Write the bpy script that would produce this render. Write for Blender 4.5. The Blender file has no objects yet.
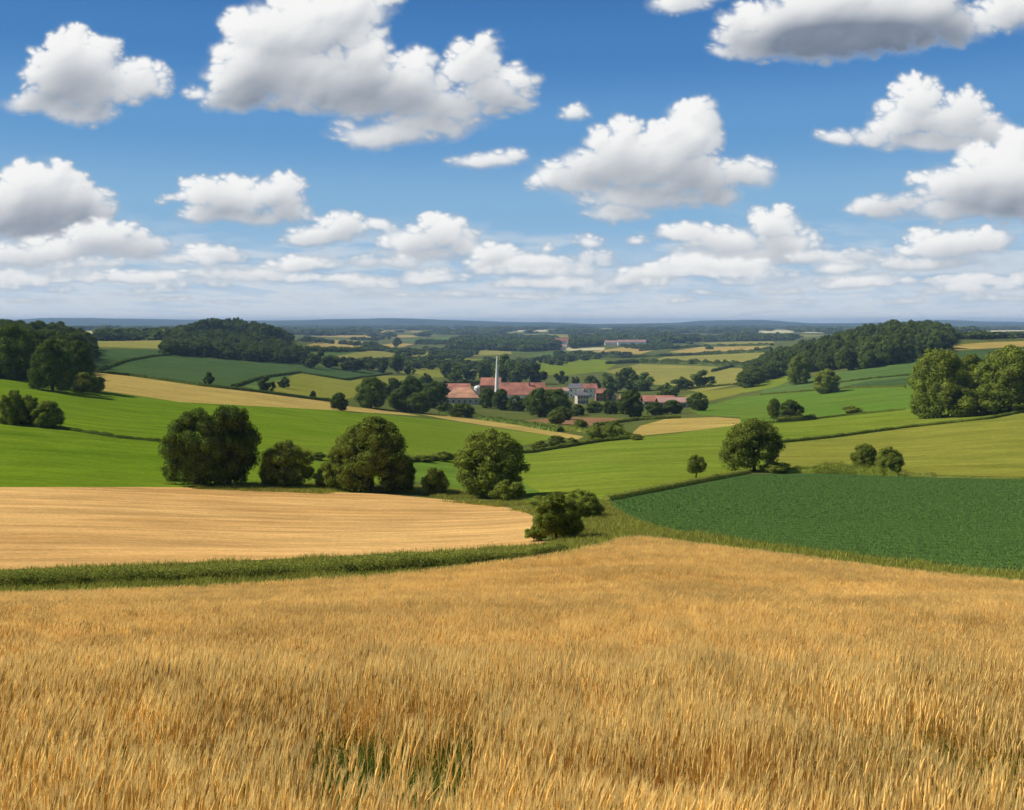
import bpy, math, random
import numpy as np
from mathutils import Vector, Matrix
from mathutils.geometry import delaunay_2d_cdt
R = math.radians
rng = np.random.default_rng(7)
random.seed(7)
sc = bpy.context.scene
col = sc.collection

# ------------------------------------------------------------------ camera, sky, sun, exposure
W_, H_, F = 1024, 810, 1000.0
HZ = 322.0                                   # eye-level row of the photograph
cam_d = bpy.data.cameras.new('camera')
cam_d.sensor_fit = 'HORIZONTAL'; cam_d.sensor_width = 36.0
cam_d.lens = 36.0 * F / W_
cam_d.shift_y = -(405 - HZ) / W_
cam_d.clip_start = 0.1; cam_d.clip_end = 90000
cam = bpy.data.objects.new('camera', cam_d); col.objects.link(cam)
cam.location = (0, 0, 0); cam.rotation_euler = (R(90), 0, 0)
sc.camera = cam

SUN_AZ, SUN_EL = -80.0, 43.0                 # azimuth measured from the view direction, negative = left
world = bpy.data.worlds.new('World'); sc.world = world; world.use_nodes = True
wn = world.node_tree
sky = wn.nodes.new('ShaderNodeTexSky'); sky.sky_type = 'NISHITA'; sky.sun_disc = False
sky.sun_elevation = R(SUN_EL); sky.sun_rotation = R(SUN_AZ)
sky.altitude = 100; sky.air_density = 1.0; sky.dust_density = 0.6; sky.ozone_density = 2.0
wn.links.new(sky.outputs[0], wn.nodes['Background'].inputs[0])
wn.nodes['Background'].inputs[1].default_value = 0.07
sd = bpy.data.lights.new('sun', 'SUN'); sd.energy = 4.9; sd.angle = R(0.6); sd.color = (1.0, 0.93, 0.80)
sun = bpy.data.objects.new('sun', sd); col.objects.link(sun)
a, e = R(SUN_AZ), R(SUN_EL)
sdir = Vector((math.sin(a) * math.cos(e), math.cos(a) * math.cos(e), math.sin(e)))
sun.rotation_euler = sdir.to_track_quat('Z', 'Y').to_euler(); sun.location = (-40, 0, 60)
sc.view_settings.view_transform = 'Standard'; sc.view_settings.look = 'None'
sc.view_settings.gamma = 1.0; sc.view_settings.use_curve_mapping = False
EXPO = 0.14
sc.view_settings.exposure = EXPO
cy = sc.cycles
cy.max_bounces = 5; cy.diffuse_bounces = 2; cy.glossy_bounces = 1; cy.transmission_bounces = 2
cy.transparent_max_bounces = 6; cy.volume_bounces = 0
cy.use_denoising = True; cy.use_adaptive_sampling = True; cy.adaptive_threshold = 0.02
cy.caustics_reflective = False; cy.caustics_refractive = False

# ------------------------------------------------------------------ small helpers
def tag(o, label=None, cat=None, group=None, kind=None):
    if label: o['label'] = label
    if cat: o['category'] = cat
    if group: o['group'] = group
    if kind: o['kind'] = kind
    return o
def link(name, me, mat=None, parent=None):
    o = bpy.data.objects.new(name, me); col.objects.link(o)
    if mat is not None and me is not None and not me.materials: me.materials.append(mat)
    if parent: o.parent = parent
    return o
def empty(name, loc, rz=0.0):
    o = bpy.data.objects.new(name, None); col.objects.link(o)
    o.location = loc; o.rotation_euler = (0, 0, rz); o.empty_display_size = 0.5
    return o
def np_mesh(name, v, f, nv=4, smooth=False):
    """f: (n, nv) array of indices"""
    me = bpy.data.meshes.new(name)
    v = np.ascontiguousarray(v, dtype=np.float32); f = np.ascontiguousarray(f, dtype=np.int32)
    me.vertices.add(len(v)); me.vertices.foreach_set('co', v.ravel())
    me.loops.add(f.size); me.loops.foreach_set('vertex_index', f.ravel())
    me.polygons.add(len(f)); me.polygons.foreach_set('loop_start', np.arange(0, f.size, nv, dtype=np.int32))
    if smooth: me.polygons.foreach_set('use_smooth', np.ones(len(f), dtype=bool))
    me.update(calc_edges=True)
    return me
def py_mesh(name, v, f, smooth=False):
    me = bpy.data.meshes.new(name); me.from_pydata([tuple(p) for p in v], [], [tuple(q) for q in f]); me.update()
    if smooth:
        me.polygons.foreach_set('use_smooth', [True] * len(me.polygons))
    return me
def srgb(r, g, b):
    return tuple(((c / 255) / 12.92 if c / 255 <= 0.04045 else ((c / 255 + 0.055) / 1.055) ** 2.4) for c in (r, g, b)) + (1.0,)

# numpy gradient-ish value noise
def _hash(ix, iy, seed):
    h = (ix.astype(np.int64) * 374761393 + iy.astype(np.int64) * 668265263 + seed * 1442695041) & 0xFFFFFFFF
    h = ((h ^ (h >> 13)) * 1274126177) & 0xFFFFFFFF
    h = (h ^ (h >> 16)) & 0xFFFFFF
    return h / float(0xFFFFFF)
def vnoise(x, y, seed=0):
    ix = np.floor(x); iy = np.floor(y); fx = x - ix; fy = y - iy
    fx = fx * fx * fx * (fx * (fx * 6 - 15) + 10); fy = fy * fy * fy * (fy * (fy * 6 - 15) + 10)
    a_ = _hash(ix, iy, seed); b_ = _hash(ix + 1, iy, seed); c_ = _hash(ix, iy + 1, seed); d_ = _hash(ix + 1, iy + 1, seed)
    return (a_ * (1 - fx) + b_ * fx) * (1 - fy) + (c_ * (1 - fx) + d_ * fx) * fy
def fbm(x, y, oct=5, seed=0, gain=0.5):
    s = 0; am = 1; tot = 0; c, sn = math.cos(0.6), math.sin(0.6)
    for i in range(oct):
        s = s + am * vnoise(x, y, seed + i * 17); tot += am; am *= gain
        x, y = (x * c - y * sn) * 2.03 + 5.2, (x * sn + y * c) * 2.03 + 1.3
    return s / tot
def sstep(a_, b_, x):
    t = np.clip((x - a_) / (b_ - a_), 0, 1); return t * t * (3 - 2 * t)

# ------------------------------------------------------------------ terrain
# per column of the view: (distance in metres, image row the bare ground shows at)
NEAR = [(2, HZ + 1000 * (0.27 + 1.9 / 2)), (4.3, HZ + 1000 * (0.255 + 1.9 / 4.3)), (9, HZ + 1000 * (0.25 + 1.9 / 9)), (18, 700), (33, 634)]
TAB = {
    -450: NEAR + [(55, 604), (65, 574), (150, 487), (250, 418), (400, 372), (700, 340), (1000, 334), (2500, 332), (5000, 329)],
    0:   NEAR + [(55, 604), (65, 575), (100, 530), (150, 487), (190, 455), (250, 420), (400, 379), (700, 345), (900, 337), (1500, 335), (2500, 333), (5000, 329)],
    128: NEAR + [(55, 602), (66, 570), (100, 530), (158, 487), (230, 441), (380, 403), (600, 374), (900, 354), (1200, 344), (2000, 338), (4000, 331)],
    256: NEAR + [(55, 599), (68, 566), (105, 530), (165, 486), (250, 441), (420, 406), (560, 390), (800, 375), (1200, 360), (1500, 333), (1750, 326), (2300, 338), (4500, 333)],
    384: NEAR + [(55, 592), (70, 560), (110, 527), (165, 489), (290, 441), (580, 411), (850, 393), (1100, 380), (1500, 368), (2300, 353), (4500, 339)],
    512: NEAR + [(55, 585), (70, 556), (82, 541), (150, 503), (200, 482), (330, 452), (480, 433), (700, 413), (1000, 397), (1350, 382), (2000, 364), (3000, 350), (4500, 341)],
    640: NEAR + [(55, 574), (74, 546), (90, 526), (120, 503), (200, 470), (330, 440), (520, 420), (800, 407), (1050, 396), (1500, 376), (2300, 360), (3400, 346), (4800, 339)],
    768: NEAR + [(50, 590), (66, 560), (100, 525), (150, 492), (195, 475), (310, 441), (430, 425), (550, 411), (800, 397), (1100, 384), (1500, 368), (2300, 352), (4000, 340)],
    896: NEAR + [(50, 598), (62, 575), (100, 530), (150, 493), (190, 476), (300, 440), (430, 413), (550, 400), (800, 380), (1000, 363), (1200, 338), (1350, 332), (1800, 336), (4000, 333)],
    1024: NEAR + [(50, 604), (58, 586), (100, 532), (150, 493), (185, 476), (280, 432), (360, 411), (500, 390), (700, 372), (1000, 351), (1300, 341), (1800, 339), (4000, 332)],
    1474: NEAR + [(50, 610), (58, 590), (100, 535), (150, 495), (185, 476), (280, 432), (360, 408), (500, 386), (700, 366), (1000, 348), (1300, 341), (1800, 339), (4000, 332)],
}
FAR = [(7000, 330.0), (10000, 328.0), (12500, 326.0), (14000, 322.5), (16500, 319.5), (20000, 322)]
S0, S1, NS = math.log(2), math.log(20000), 600
U0, U1, NU = -1600, 1600, 401
sg = np.linspace(S0, S1, NS); ug = np.linspace(U0, U1, NU)
cols = sorted(TAB)
tcol = []
for c in cols:
    pts = TAB[c] + FAR
    tcol.append(np.interp(sg, [math.log(p[0]) for p in pts], [p[1] for p in pts]))
tcol = np.array(tcol)
cu = np.array([c - 512 for c in cols], float)
TT = np.array([np.interp(ug, cu, tcol[:, k]) for k in range(NS)]).T
def blur(a_, sig, ax):
    r_ = int(sig * 3); k = np.exp(-0.5 * (np.arange(-r_, r_ + 1) / sig) ** 2); k /= k.sum()
    pad = [(0, 0), (0, 0)]; pad[ax] = (r_, r_)
    b = np.pad(a_, pad, mode='reflect', reflect_type='odd')
    return np.apply_along_axis(lambda m: np.convolve(m, k, 'valid'), ax, b)
TT = blur(blur(TT, 6.0, 1), 5.0, 0)
# gentle swells of the land and an uneven skyline
UU, SS = np.meshgrid(ug, sg, indexing='ij')
dist_g = np.exp(SS)
swell = (fbm(UU / 1000 * dist_g / 260 + 9, dist_g / 330, 3, 3) - 0.5) * 7.0
swell *= sstep(250, 900, dist_g) * (1 - sstep(6000, 11000, dist_g))
TT = TT - swell / dist_g * 1000
ridge = (fbm(UU / 110 + 3, UU * 0 + 2.2, 4, 11) - 0.5) * 7.0 + (0.5 - sstep(-260, 100, UU)) * 2.0
TT = TT - ridge * sstep(12500, 16000, dist_g)
def lookup(u_px, s):
    x = np.clip((np.asarray(u_px, float) - U0) / (U1 - U0) * (NU - 1), 0, NU - 1.001)
    y = np.clip((np.asarray(s, float) - S0) / (S1 - S0) * (NS - 1), 0, NS - 1.001)
    i = x.astype(int); j = y.astype(int); fx = x - i; fy = y - j
    return (TT[i, j] * (1 - fx) + TT[i + 1, j] * fx) * (1 - fy) + (TT[i, j + 1] * (1 - fx) + TT[i + 1, j + 1] * fx) * fy
def zat(x, y):
    """ground height at world x, y"""
    x = np.asarray(x, float); y = np.asarray(y, float)
    d = np.maximum(y, 2.0)
    row = lookup(x / d * 1000, np.log(d))
    return -(row - HZ) / 1000 * d + (y < 2) * (2 - y) * 0.27
def hit(px, py):
    """first point of the ground met by the line of sight: (x, y, z)"""
    rows = lookup(np.full(NS, px - 512.0), sg)
    ok = np.nonzero(rows <= py)[0]
    if len(ok) == 0:
        k = int(np.argmin(rows)); s = sg[k]
    else:
        k = ok[0]
        if k == 0: s = sg[0]
        else:
            a_, b_ = rows[k - 1], rows[k]; s = sg[k - 1] + (sg[k] - sg[k - 1]) * (a_ - py) / max(a_ - b_, 1e-6)
    d = math.exp(s); x = (px - 512) / 1000 * d
    return x, d, float(zat(x, d))

# ------------------------------------------------------------------ materials
def newmat(name):
    m = bpy.data.materials.new(name); m.use_nodes = True
    nt = m.node_tree; nt.nodes.clear()
    return m, nt
def nd(nt, t, **kw):
    n = nt.nodes.new(t)
    for k, v in kw.items():
        if k.startswith('i_'):
            n.inputs[k[2:].replace('_', ' ')].default_value = v
        else: setattr(n, k, v)
    return n
def mixc(nt, fac, a_, b_, mode='MIX'):
    n = nt.nodes.new('ShaderNodeMix'); n.data_type = 'RGBA'; n.blend_type = mode
    for key, v in (('Factor', fac), ('A', a_), ('B', b_)):
        sock = [s for s in n.inputs if s.name == key and (s.type == 'RGBA' if key != 'Factor' else s.type == 'VALUE')][0]
        if hasattr(v, 'links'): nt.links.new(v, sock)
        else: sock.default_value = v
    return [o for o in n.outputs if o.type == 'RGBA'][0]
def ramp(nt, src, lo, hi, a_=0.0, b_=1.0):
    n = nt.nodes.new('ShaderNodeMapRange'); n.clamp = True
    nt.links.new(src, n.inputs[0]); n.inputs[1].default_value = lo; n.inputs[2].default_value = hi
    n.inputs[3].default_value = a_; n.inputs[4].default_value = b_
    return n.outputs[0]
def tex(nt, scale, rot=0.0, loc=(0, 0, 0), detail=4, nscale=1.0, rough=0.55):
    tc = nt.nodes.new('ShaderNodeTexCoord'); mp = nt.nodes.new('ShaderNodeMapping')
    r_ = nt.nodes.new('ShaderNodeMapping'); r_.inputs['Rotation'].default_value = (0, 0, rot)
    nt.links.new(tc.outputs['Object'], r_.inputs[0]); nt.links.new(r_.outputs[0], mp.inputs[0])
    mp.inputs['Scale'].default_value = scale; mp.inputs['Location'].default_value = loc
    n = nt.nodes.new('ShaderNodeTexNoise'); n.inputs['Scale'].default_value = nscale
    n.inputs['Detail'].default_value = detail; n.inputs['Roughness'].default_value = rough
    nt.links.new(mp.outputs[0], n.inputs['Vector'])
    return n.outputs['Fac']
def field_mat(name, c1, c2, c3=None, patch=0.02, fine=1.2, rows=0.0, row_w=3.0, rot=0.0, rowcol=0.35, bump=0.3, bs=0.15, seed=0.0, grad=None):
    m, nt = newmat(name)
    big = tex(nt, (patch, patch, patch), rot, (seed, 0, 0), 4)
    base = mixc(nt, ramp(nt, big, 0.35, 0.65), c1, c2)
    if c3:
        med = tex(nt, (patch * 1.5, patch * 5, patch), rot, (seed + 31, 7, 0), 3)
        base = mixc(nt, ramp(nt, med, 0.5, 0.75), base, c3)
    mo = tex(nt, (patch * 4, patch * 14, patch), rot + 0.15, (seed + 3, 1, 0), 5, rough=0.65)
    mm = nt.nodes.new('ShaderNodeVectorMath'); mm.operation = 'SCALE'; nt.links.new(base, mm.inputs[0]); nt.links.new(ramp(nt, mo, 0.3, 0.7, 0.76, 1.2), mm.inputs['Scale']); base = mm.outputs[0]
    if grad:
        tcg = nt.nodes.new('ShaderNodeTexCoord'); sxg = nt.nodes.new('ShaderNodeSeparateXYZ'); nt.links.new(tcg.outputs['Object'], sxg.inputs[0])
        ad = nt.nodes.new('ShaderNodeMath'); ad.operation = 'MULTIPLY_ADD'; ad.inputs[1].default_value = 90.0
        nt.links.new(big, ad.inputs[0]); nt.links.new(sxg.outputs['X'], ad.inputs[2])
        base = mixc(nt, ramp(nt, ad.outputs[0], grad[0] + 45, grad[1] + 45), base, grad[2])
    f = tex(nt, (fine, fine, fine), rot, (seed, 3, 0), 5, rough=0.7)
    base = mixc(nt, 1.0, base, ramp(nt, f, 0.3, 0.7, 0.72, 1.25), 'MULTIPLY') if False else base
    mul = nt.nodes.new('ShaderNodeVectorMath'); mul.operation = 'SCALE'
    nt.links.new(base, mul.inputs[0]); nt.links.new(ramp(nt, f, 0.3, 0.7, 0.78, 1.2), mul.inputs['Scale'])
    out = mul.outputs[0]
    hsrc = f
    if rows > 0:
        rw = tex(nt, (0.012, 1.0 / row_w, 1), rot, (seed, 0, 0), 3, rough=0.6)
        mul2 = nt.nodes.new('ShaderNodeVectorMath'); mul2.operation = 'SCALE'
        nt.links.new(out, mul2.inputs[0]); nt.links.new(ramp(nt, rw, 0.35, 0.65, 1 - rows, 1 + rows * 0.6), mul2.inputs['Scale'])
        out = mul2.outputs[0]
    b = nt.nodes.new('ShaderNodeBsdfPrincipled'); b.inputs['Roughness'].default_value = 0.95
    b.inputs['Specular IOR Level'].default_value = 0.0
    nt.links.new(out, b.inputs['Base Color'])
    bp = nt.nodes.new('ShaderNodeBump'); bp.inputs['Strength'].default_value = bump; bp.inputs['Distance'].default_value = bs
    nt.links.new(hsrc, bp.inputs['Height']); nt.links.new(bp.outputs[0], b.inputs['Normal'])
    o = nt.nodes.new('ShaderNodeOutputMaterial'); nt.links.new(b.outputs[0], o.inputs[0])
    return m
def leaf_mat(name, c1, c2, trans=0.25, rnd=0.35, nscale=1.2, isl=(0.55, 1.5)):
    m, nt = newmat(name)
    oi = nt.nodes.new('ShaderNodeObjectInfo')
    n = tex(nt, (1, 1, 1), 0, (0, 0, 0), 3, nscale)
    base = mixc(nt, ramp(nt, n, 0.3, 0.7), c1, c2)
    mul = nt.nodes.new('ShaderNodeVectorMath'); mul.operation = 'SCALE'
    nt.links.new(base, mul.inputs[0]); nt.links.new(ramp(nt, oi.outputs['Random'], 0, 1, 1 - rnd, 1 + rnd), mul.inputs['Scale'])
    ge = nt.nodes.new('ShaderNodeNewGeometry'); m3 = nt.nodes.new('ShaderNodeVectorMath'); m3.operation = 'SCALE'
    nt.links.new(mul.outputs[0], m3.inputs[0]); nt.links.new(ramp(nt, ge.outputs['Random Per Island'], 0, 1, isl[0], isl[1]), m3.inputs['Scale']); mul = m3
    d = nt.nodes.new('ShaderNodeBsdfDiffuse'); t = nt.nodes.new('ShaderNodeBsdfTranslucent'); mx = nt.nodes.new('ShaderNodeMixShader')
    nt.links.new(mul.outputs[0], d.inputs[0]); nt.links.new(mul.outputs[0], t.inputs[0]); mx.inputs[0].default_value = trans
    nt.links.new(d.outputs[0], mx.inputs[1]); nt.links.new(t.outputs[0], mx.inputs[2])
    o = nt.nodes.new('ShaderNodeOutputMaterial'); nt.links.new(mx.outputs[0], o.inputs[0])
    return m
def plain_mat(name, c, rough=0.8, var=0.15, scale=1.0, metal=0.0):
    m, nt = newmat(name)
    n = tex(nt, (1, 1, 1), 0, (0, 0, 0), 4, scale)
    mul = nt.nodes.new('ShaderNodeVectorMath'); mul.operation = 'SCALE'; mul.inputs[0].default_value = c[:3]
    nt.links.new(ramp(nt, n, 0.3, 0.7, 1 - var, 1 + var), mul.inputs['Scale'])
    b = nt.nodes.new('ShaderNodeBsdfPrincipled'); b.inputs['Roughness'].default_value = rough; b.inputs['Metallic'].default_value = metal
    nt.links.new(mul.outputs[0], b.inputs['Base Color'])
    o = nt.nodes.new('ShaderNodeOutputMaterial'); nt.links.new(b.outputs[0], o.inputs[0])
    return m
def C(r, g, b): return (r, g, b, 1.0)
M = {}
M['ground'] = field_mat('rough_grass', C(.075, .10, .024), C(.11, .13, .032), C(.13, .13, .04), 0.012, 0.5)
M['wheat_soil'] = field_mat('wheat_floor', C(.36, .23, .085), C(.30, .19, .07), None, 0.1, 2.0)
M['straw'] = field_mat('ripe_barley', C(.58, .345, .125), C(.63, .39, .145), C(.50, .285, .095), 0.02, 2.2, 0.17, 2.2, 0.03, bump=0.6, bs=0.2)
M['bright'] = field_mat('bright_green_crop', C(.112, .185, .010), C(.138, .208, .012), C(.088, .155, .008), 0.015, 1.0, 0.05, 5, grad=(-75, 15, C(.155, .20, .024)))
M['bright2'] = field_mat('bright_green_ley', C(.10, .185, .022), C(.125, .19, .026), C(.085, .15, .018), 0.01, 0.8, 0.06, 6)
M['lime'] = field_mat('yellow_green_crop', C(.148, .205, .022), C(.18, .22, .026), C(.118, .18, .017), 0.011, 0.8, 0.07, 5)
M['olive'] = field_mat('olive_green_crop', C(.195, .21, .032), C(.225, .225, .036), C(.155, .185, .028), 0.012, 0.8, 0.07, 5)
M['beet'] = field_mat('dark_green_crop_floor', C(.055, .115, .034), C(.065, .13, .038), C(.05, .10, .03), 0.02, 2.0, 0.10, 1.3, 0.02, bump=0.8, bs=0.25)
M['gold'] = field_mat('golden_crop', C(.36, .27, .075), C(.42, .31, .09), C(.31, .24, .065), 0.012, 0.6, 0.07, 6)
M['olive_gold'] = field_mat('ripening_crop', C(.23, .225, .052), C(.27, .25, .06), C(.19, .20, .045), 0.008, 0.4, 0.08, 9)
M['deep'] = field_mat('deep_green_crop', C(.055, .098, .030), C(.066, .112, .034), C(.046, .085, .026), 0.01, 0.5, 0.10, 6, -0.35)
M['mid'] = field_mat('mid_green_crop', C(.085, .145, .034), C(.105, .165, .04), C(.07, .125, .03), 0.01, 0.5, 0.07, 6, -0.2)
M['cream'] = field_mat('dry_track', C(.42, .34, .13), C(.47, .38, .15), None, 0.05, 1.0)
M['plough'] = field_mat('ploughed_soil', C(.22, .12, .065), C(.26, .145, .08), None, 0.05, 1.0)
M['pale'] = field_mat('pale_stubble', C(.50, .46, .26), C(.56, .50, .29), None, 0.004, 0.2)
M['hillwood'] = field_mat('distant_wood_cover', C(.020, .034, .016), C(.035, .052, .022), C(.12, .13, .045), 0.0012, 0.02, bump=1.0, bs=10)
M['lawn_grass'] = field_mat('lush_lawn', C(.060, .105, .016), C(.075, .125, .02), None, 0.1, 1.5)  # the lawn strip's own deep green

M['leaf_a'] = leaf_mat('foliage_olive', C(.135, .175, .026), C(.215, .25, .042), 0.28, 0.16, 0.5)
M['leaf_b'] = leaf_mat('foliage_light', C(.17, .215, .032), C(.26, .30, .050), 0.30, 0.18, 0.5)
M['leaf_d'] = leaf_mat('foliage_dark', C(.085, .13, .022), C(.140, .19, .036), 0.25, 0.22, 0.5)
M['leaf_far'] = leaf_mat('foliage_far', C(.078, .118, .026), C(.125, .165, .038), 0.25, 0.35, 0.3)
M['bark'] = plain_mat('bark', C(.09, .065, .045), 0.9, 0.3, 2.0)
M['hedge'] = leaf_mat('hedge_leaves', C(.21, .25, .045), C(.32, .34, .07), 0.35, 0.1, 0.9)
M['grass'] = leaf_mat('grass_blades', C(.26, .29, .045), C(.42, .40, .09), 0.35, 0.25, 1.5)
M['grass_lush'] = leaf_mat('lush_blades', C(.105, .165, .022), C(.19, .23, .04), 0.4, 0.2, 1.5)
M['beet_leaf'] = leaf_mat('crop_leaves', C(.125, .225, .055), C(.145, .25, .066), 0.25, 0.08, 0.1, (0.85, 1.15))

# ------------------------------------------------------------------ fields as outlines on the land
NL = [(-420, 612), (0, 609), (130, 604), (256, 598), (384, 588), (470, 579), (520, 572), (570, 563), (600, 556), (618, 549), (640, 546),
      (700, 555), (760, 563), (830, 573), (900, 583), (960, 590), (1024, 596), (1450, 625)]
P = []   # (name, material, outline, label)
def F_(name, mat, pts, label): P.append((name, mat, pts, label))
F_('meadow', 'bright', [(-420, 355), (0, 374), (60, 383), (100, 391), (180, 402), (256, 406), (330, 410), (445, 420), (510, 430), (560, 437), (520, 446), (470, 452), (405, 462), (400, 478), (380, 492), (-420, 492)],
   'bright green field sweeping down behind the row of round trees')
F_('meadow', 'lime', [(395, 470), (415, 459), (480, 456), (530, 452), (600, 441), (680, 433), (740, 424), (780, 421), (905, 409), (1000, 404), (1450, 395), (1450, 478), (1024, 477), (900, 474), (800, 471), (755, 472), (700, 481), (640, 491), (600, 499), (570, 512), (520, 500), (440, 492)],
   'wide yellow green field sloping between the round trees and the valley')
F_('meadow', 'olive', [(770, 443), (830, 437), (905, 427), (990, 418), (1024, 411), (1100, 405), (1450, 395), (1450, 478), (1024, 477), (900, 474), (800, 471), (765, 470)], 'olive yellow field rising behind the low scrub hedge')
F_('meadow', 'bright2', [(410, 480), (395, 470), (412, 462), (450, 462), (470, 470), (520, 480), (540, 492), (530, 500), (470, 494)], 'small green paddock between the round bush and the wide tree')
F_('barley_field', 'straw', [(-420, 489), (0, 487), (165, 487), (256, 489), (384, 494), (440, 499), (490, 504), (520, 510), (533, 516), (533, 524), (528, 533), (538, 540), (558, 543), (535, 547), (480, 550), (384, 554), (256, 560), (130, 565), (0, 570), (-420, 575)],
   'smooth tan barley field beyond the hedge')
F_('lawn_strip', 'lawn_grass', [(-420, 590), (0, 586), (130, 582), (256, 577), (384, 569), (470, 562), (540, 553), (580, 545), (615, 540), (630, 560)] + [(x, y + 4) for x, y in NL[9::-1]], 'narrow bright green strip between the hedge and the ripe wheat')
F_('crop_field', 'beet', [(604, 501), (640, 495), (700, 484), (735, 476), (760, 474), (850, 474), (1024, 478), (1450, 482), (1450, 600), (1024, 572), (900, 562), (800, 549), (720, 538), (660, 527), (625, 515)],
   'dark green leafy crop field with fine rows')
F_('wheat_field', 'wheat_soil', NL + [(1450, 2600), (-420, 2600)], 'ripe wheat field in the foreground')
F_('barley_field', 'gold', [(90, 372), (130, 376), (200, 386), (300, 397), (335, 401), (345, 406), (400, 412), (420, 416), (330, 410), (256, 406), (180, 402), (98, 390)], 'golden field band above the bright green slope')
F_('field_edge', 'gold', [(415, 413), (455, 416.3), (520, 425.5), (584, 436.5), (577, 439.6), (515, 430), (450, 420)], 'thin cream dry field edge below the town trees')
F_('crop_field', 'deep', [(98, 370), (128, 361), (170, 355), (235, 360), (302, 364), (290, 372), (250, 380), (232, 387), (160, 380)], 'deep green field below the wooded hill')
F_('crop_field', 'deep', [(94, 349), (120, 349), (172, 350), (172, 355), (128, 360), (97, 369)], 'dark green field beside the dark wood')
F_('barley_field', 'olive_gold', [(93, 342), (168, 340), (168, 349), (120, 347.5), (95, 347)], 'small golden field left of the wooded hill')
F_('crop_field', 'mid', [(245, 384), (262, 377), (300, 372), (330, 380), (310, 388), (250, 390)], 'green field corner with small bushes')
F_('crop_field', 'olive', [(262, 386), (300, 373), (350, 375), (408, 376), (414, 384), (375, 393), (345, 399), (310, 396), (262, 390)], 'olive field behind the golden band')
F_('crop_field', 'deep', [(296, 364), (345, 368), (388, 372), (350, 381), (318, 376), (292, 371)], 'dark green wedge field below the hedgerow trees')
F_('barley_field', 'gold', [(628, 437), (640, 426), (665, 419), (715, 417), (756, 420), (738, 425), (690, 431)], 'yellow field right of the town')
F_('ploughed_field', 'plough', [(520, 421), (565, 417), (612, 418), (635, 421), (600, 425), (545, 426)], 'reddish brown ploughed strip below the town')
F_('crop_field', 'bright2', [(690, 410), (740, 397), (800, 391), (905, 386), (1000, 383), (1000, 400), (905, 409), (780, 421), (741, 424), (740, 417), (700, 415)], 'fresh green field below the wood on the right hand ridge')
F_('crop_field', 'mid', [(765, 388), (800, 380), (850, 370), (930, 358), (1000, 350), (1000, 384), (905, 386), (800, 391), (760, 394)], 'mid green field climbing to the ridge wood')
F_('crop_field', 'deep', [(835, 388), (870, 381), (915, 377), (912, 384), (870, 388)], 'dark green strip on the ridge slope with shadow painted into its colour')  # shadows across the striped crop, painted in as a darker green strip
F_('crop_field', 'lime', [(735, 391), (765, 381), (800, 371), (792, 380), (775, 387), (745, 393)], 'yellow green bank at the foot of the ridge wood')
F_('crop_field', 'deep', [(950, 352), (1024, 347), (1450, 340), (1450, 380), (1000, 384), (950, 360)], 'dark green field behind the tree clump')
F_('barley_field', 'gold', [(950, 345), (985, 342.5), (1024, 341), (1450, 337), (1450, 345), (1024, 346.5), (955, 350)], 'yellow field on the ridge behind the tree clump')
# the valley beyond
far = [
 ('gold', [(302, 346), (330, 340), (362, 341), (364, 346), (330, 350)]), ('mid', [(300, 352), (335, 347), (370, 349), (345, 356), (305, 358)]),
 ('olive_gold', [(330, 357), (375, 349), (438, 350), (420, 358), (350, 361)]), ('olive', [(398, 372), (440, 364), (475, 367), (466, 376), (425, 378)]),
 ('olive_gold', [(430, 352), (510, 349), (512, 354), (455, 357)]), ('lime', [(508, 369), (550, 358), (580, 357), (620, 362), (605, 371), (560, 376)]),
 ('olive_gold', [(604, 371), (640, 364), (700, 366), (752, 369), (745, 383), (700, 392), (660, 386)]), ('gold', [(588, 352), (640, 345), (662, 348), (640, 354)]),
 ('olive_gold', [(640, 363), (668, 356), (770, 352), (752, 367), (690, 364)]), ('gold', [(668, 352), (700, 347), (772, 346), (768, 351), (700, 354)]),
 ('olive', [(655, 403), (700, 392), (748, 386), (742, 393), (700, 403)]), ('mid', [(384, 384), (412, 378), (440, 381), (430, 390)]),
 ('olive', [(412, 362), (450, 358), (500, 360), (470, 364)]), ('gold', [(365, 347), (395, 343), (415, 344), (400, 348)]),
 ('mid', [(520, 356), (560, 351), (600, 352), (560, 356)]), ('olive_gold', [(700, 343), (772, 340), (775, 344), (720, 345.5)]),
 ('gold', [(300, 336), (380, 334.5), (440, 336), (380, 338.5)]), ('mid', [(400, 340), (440, 338), (455, 341), (420, 343)]),
 ('olive', [(470, 375), (500, 366), (512, 372), (490, 380)]),
]
rf_ = random.Random(31)
for q_ in range(110):
    yy_ = rf_.uniform(331, 343) if q_ < 84 else rf_.uniform(343, 356); xx_ = rf_.uniform(-380, 1400); w_ = rf_.uniform(22, 75); h_ = (yy_ - 327) * rf_.uniform(0.10, 0.22)
    if q_ >= 84 and not (300 < xx_ < 700): continue
    if 130 < xx_ < 320 or 730 < xx_ < 960 and yy_ > 331: continue
    F_('distant_field', rf_.choice(['olive_gold', 'olive_gold', 'gold', 'mid', 'pale', 'bright2', 'olive']), [(xx_, yy_), (xx_ + w_ * 0.4, yy_ - h_), (xx_ + w_, yy_ - h_ * 0.8), (xx_ + w_ * 0.95, yy_ + h_ * 0.3), (xx_ + w_ * 0.3, yy_ + h_ * 0.6)], None)
for m_, pts in far:
    F_('distant_field', m_, pts, None)
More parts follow.
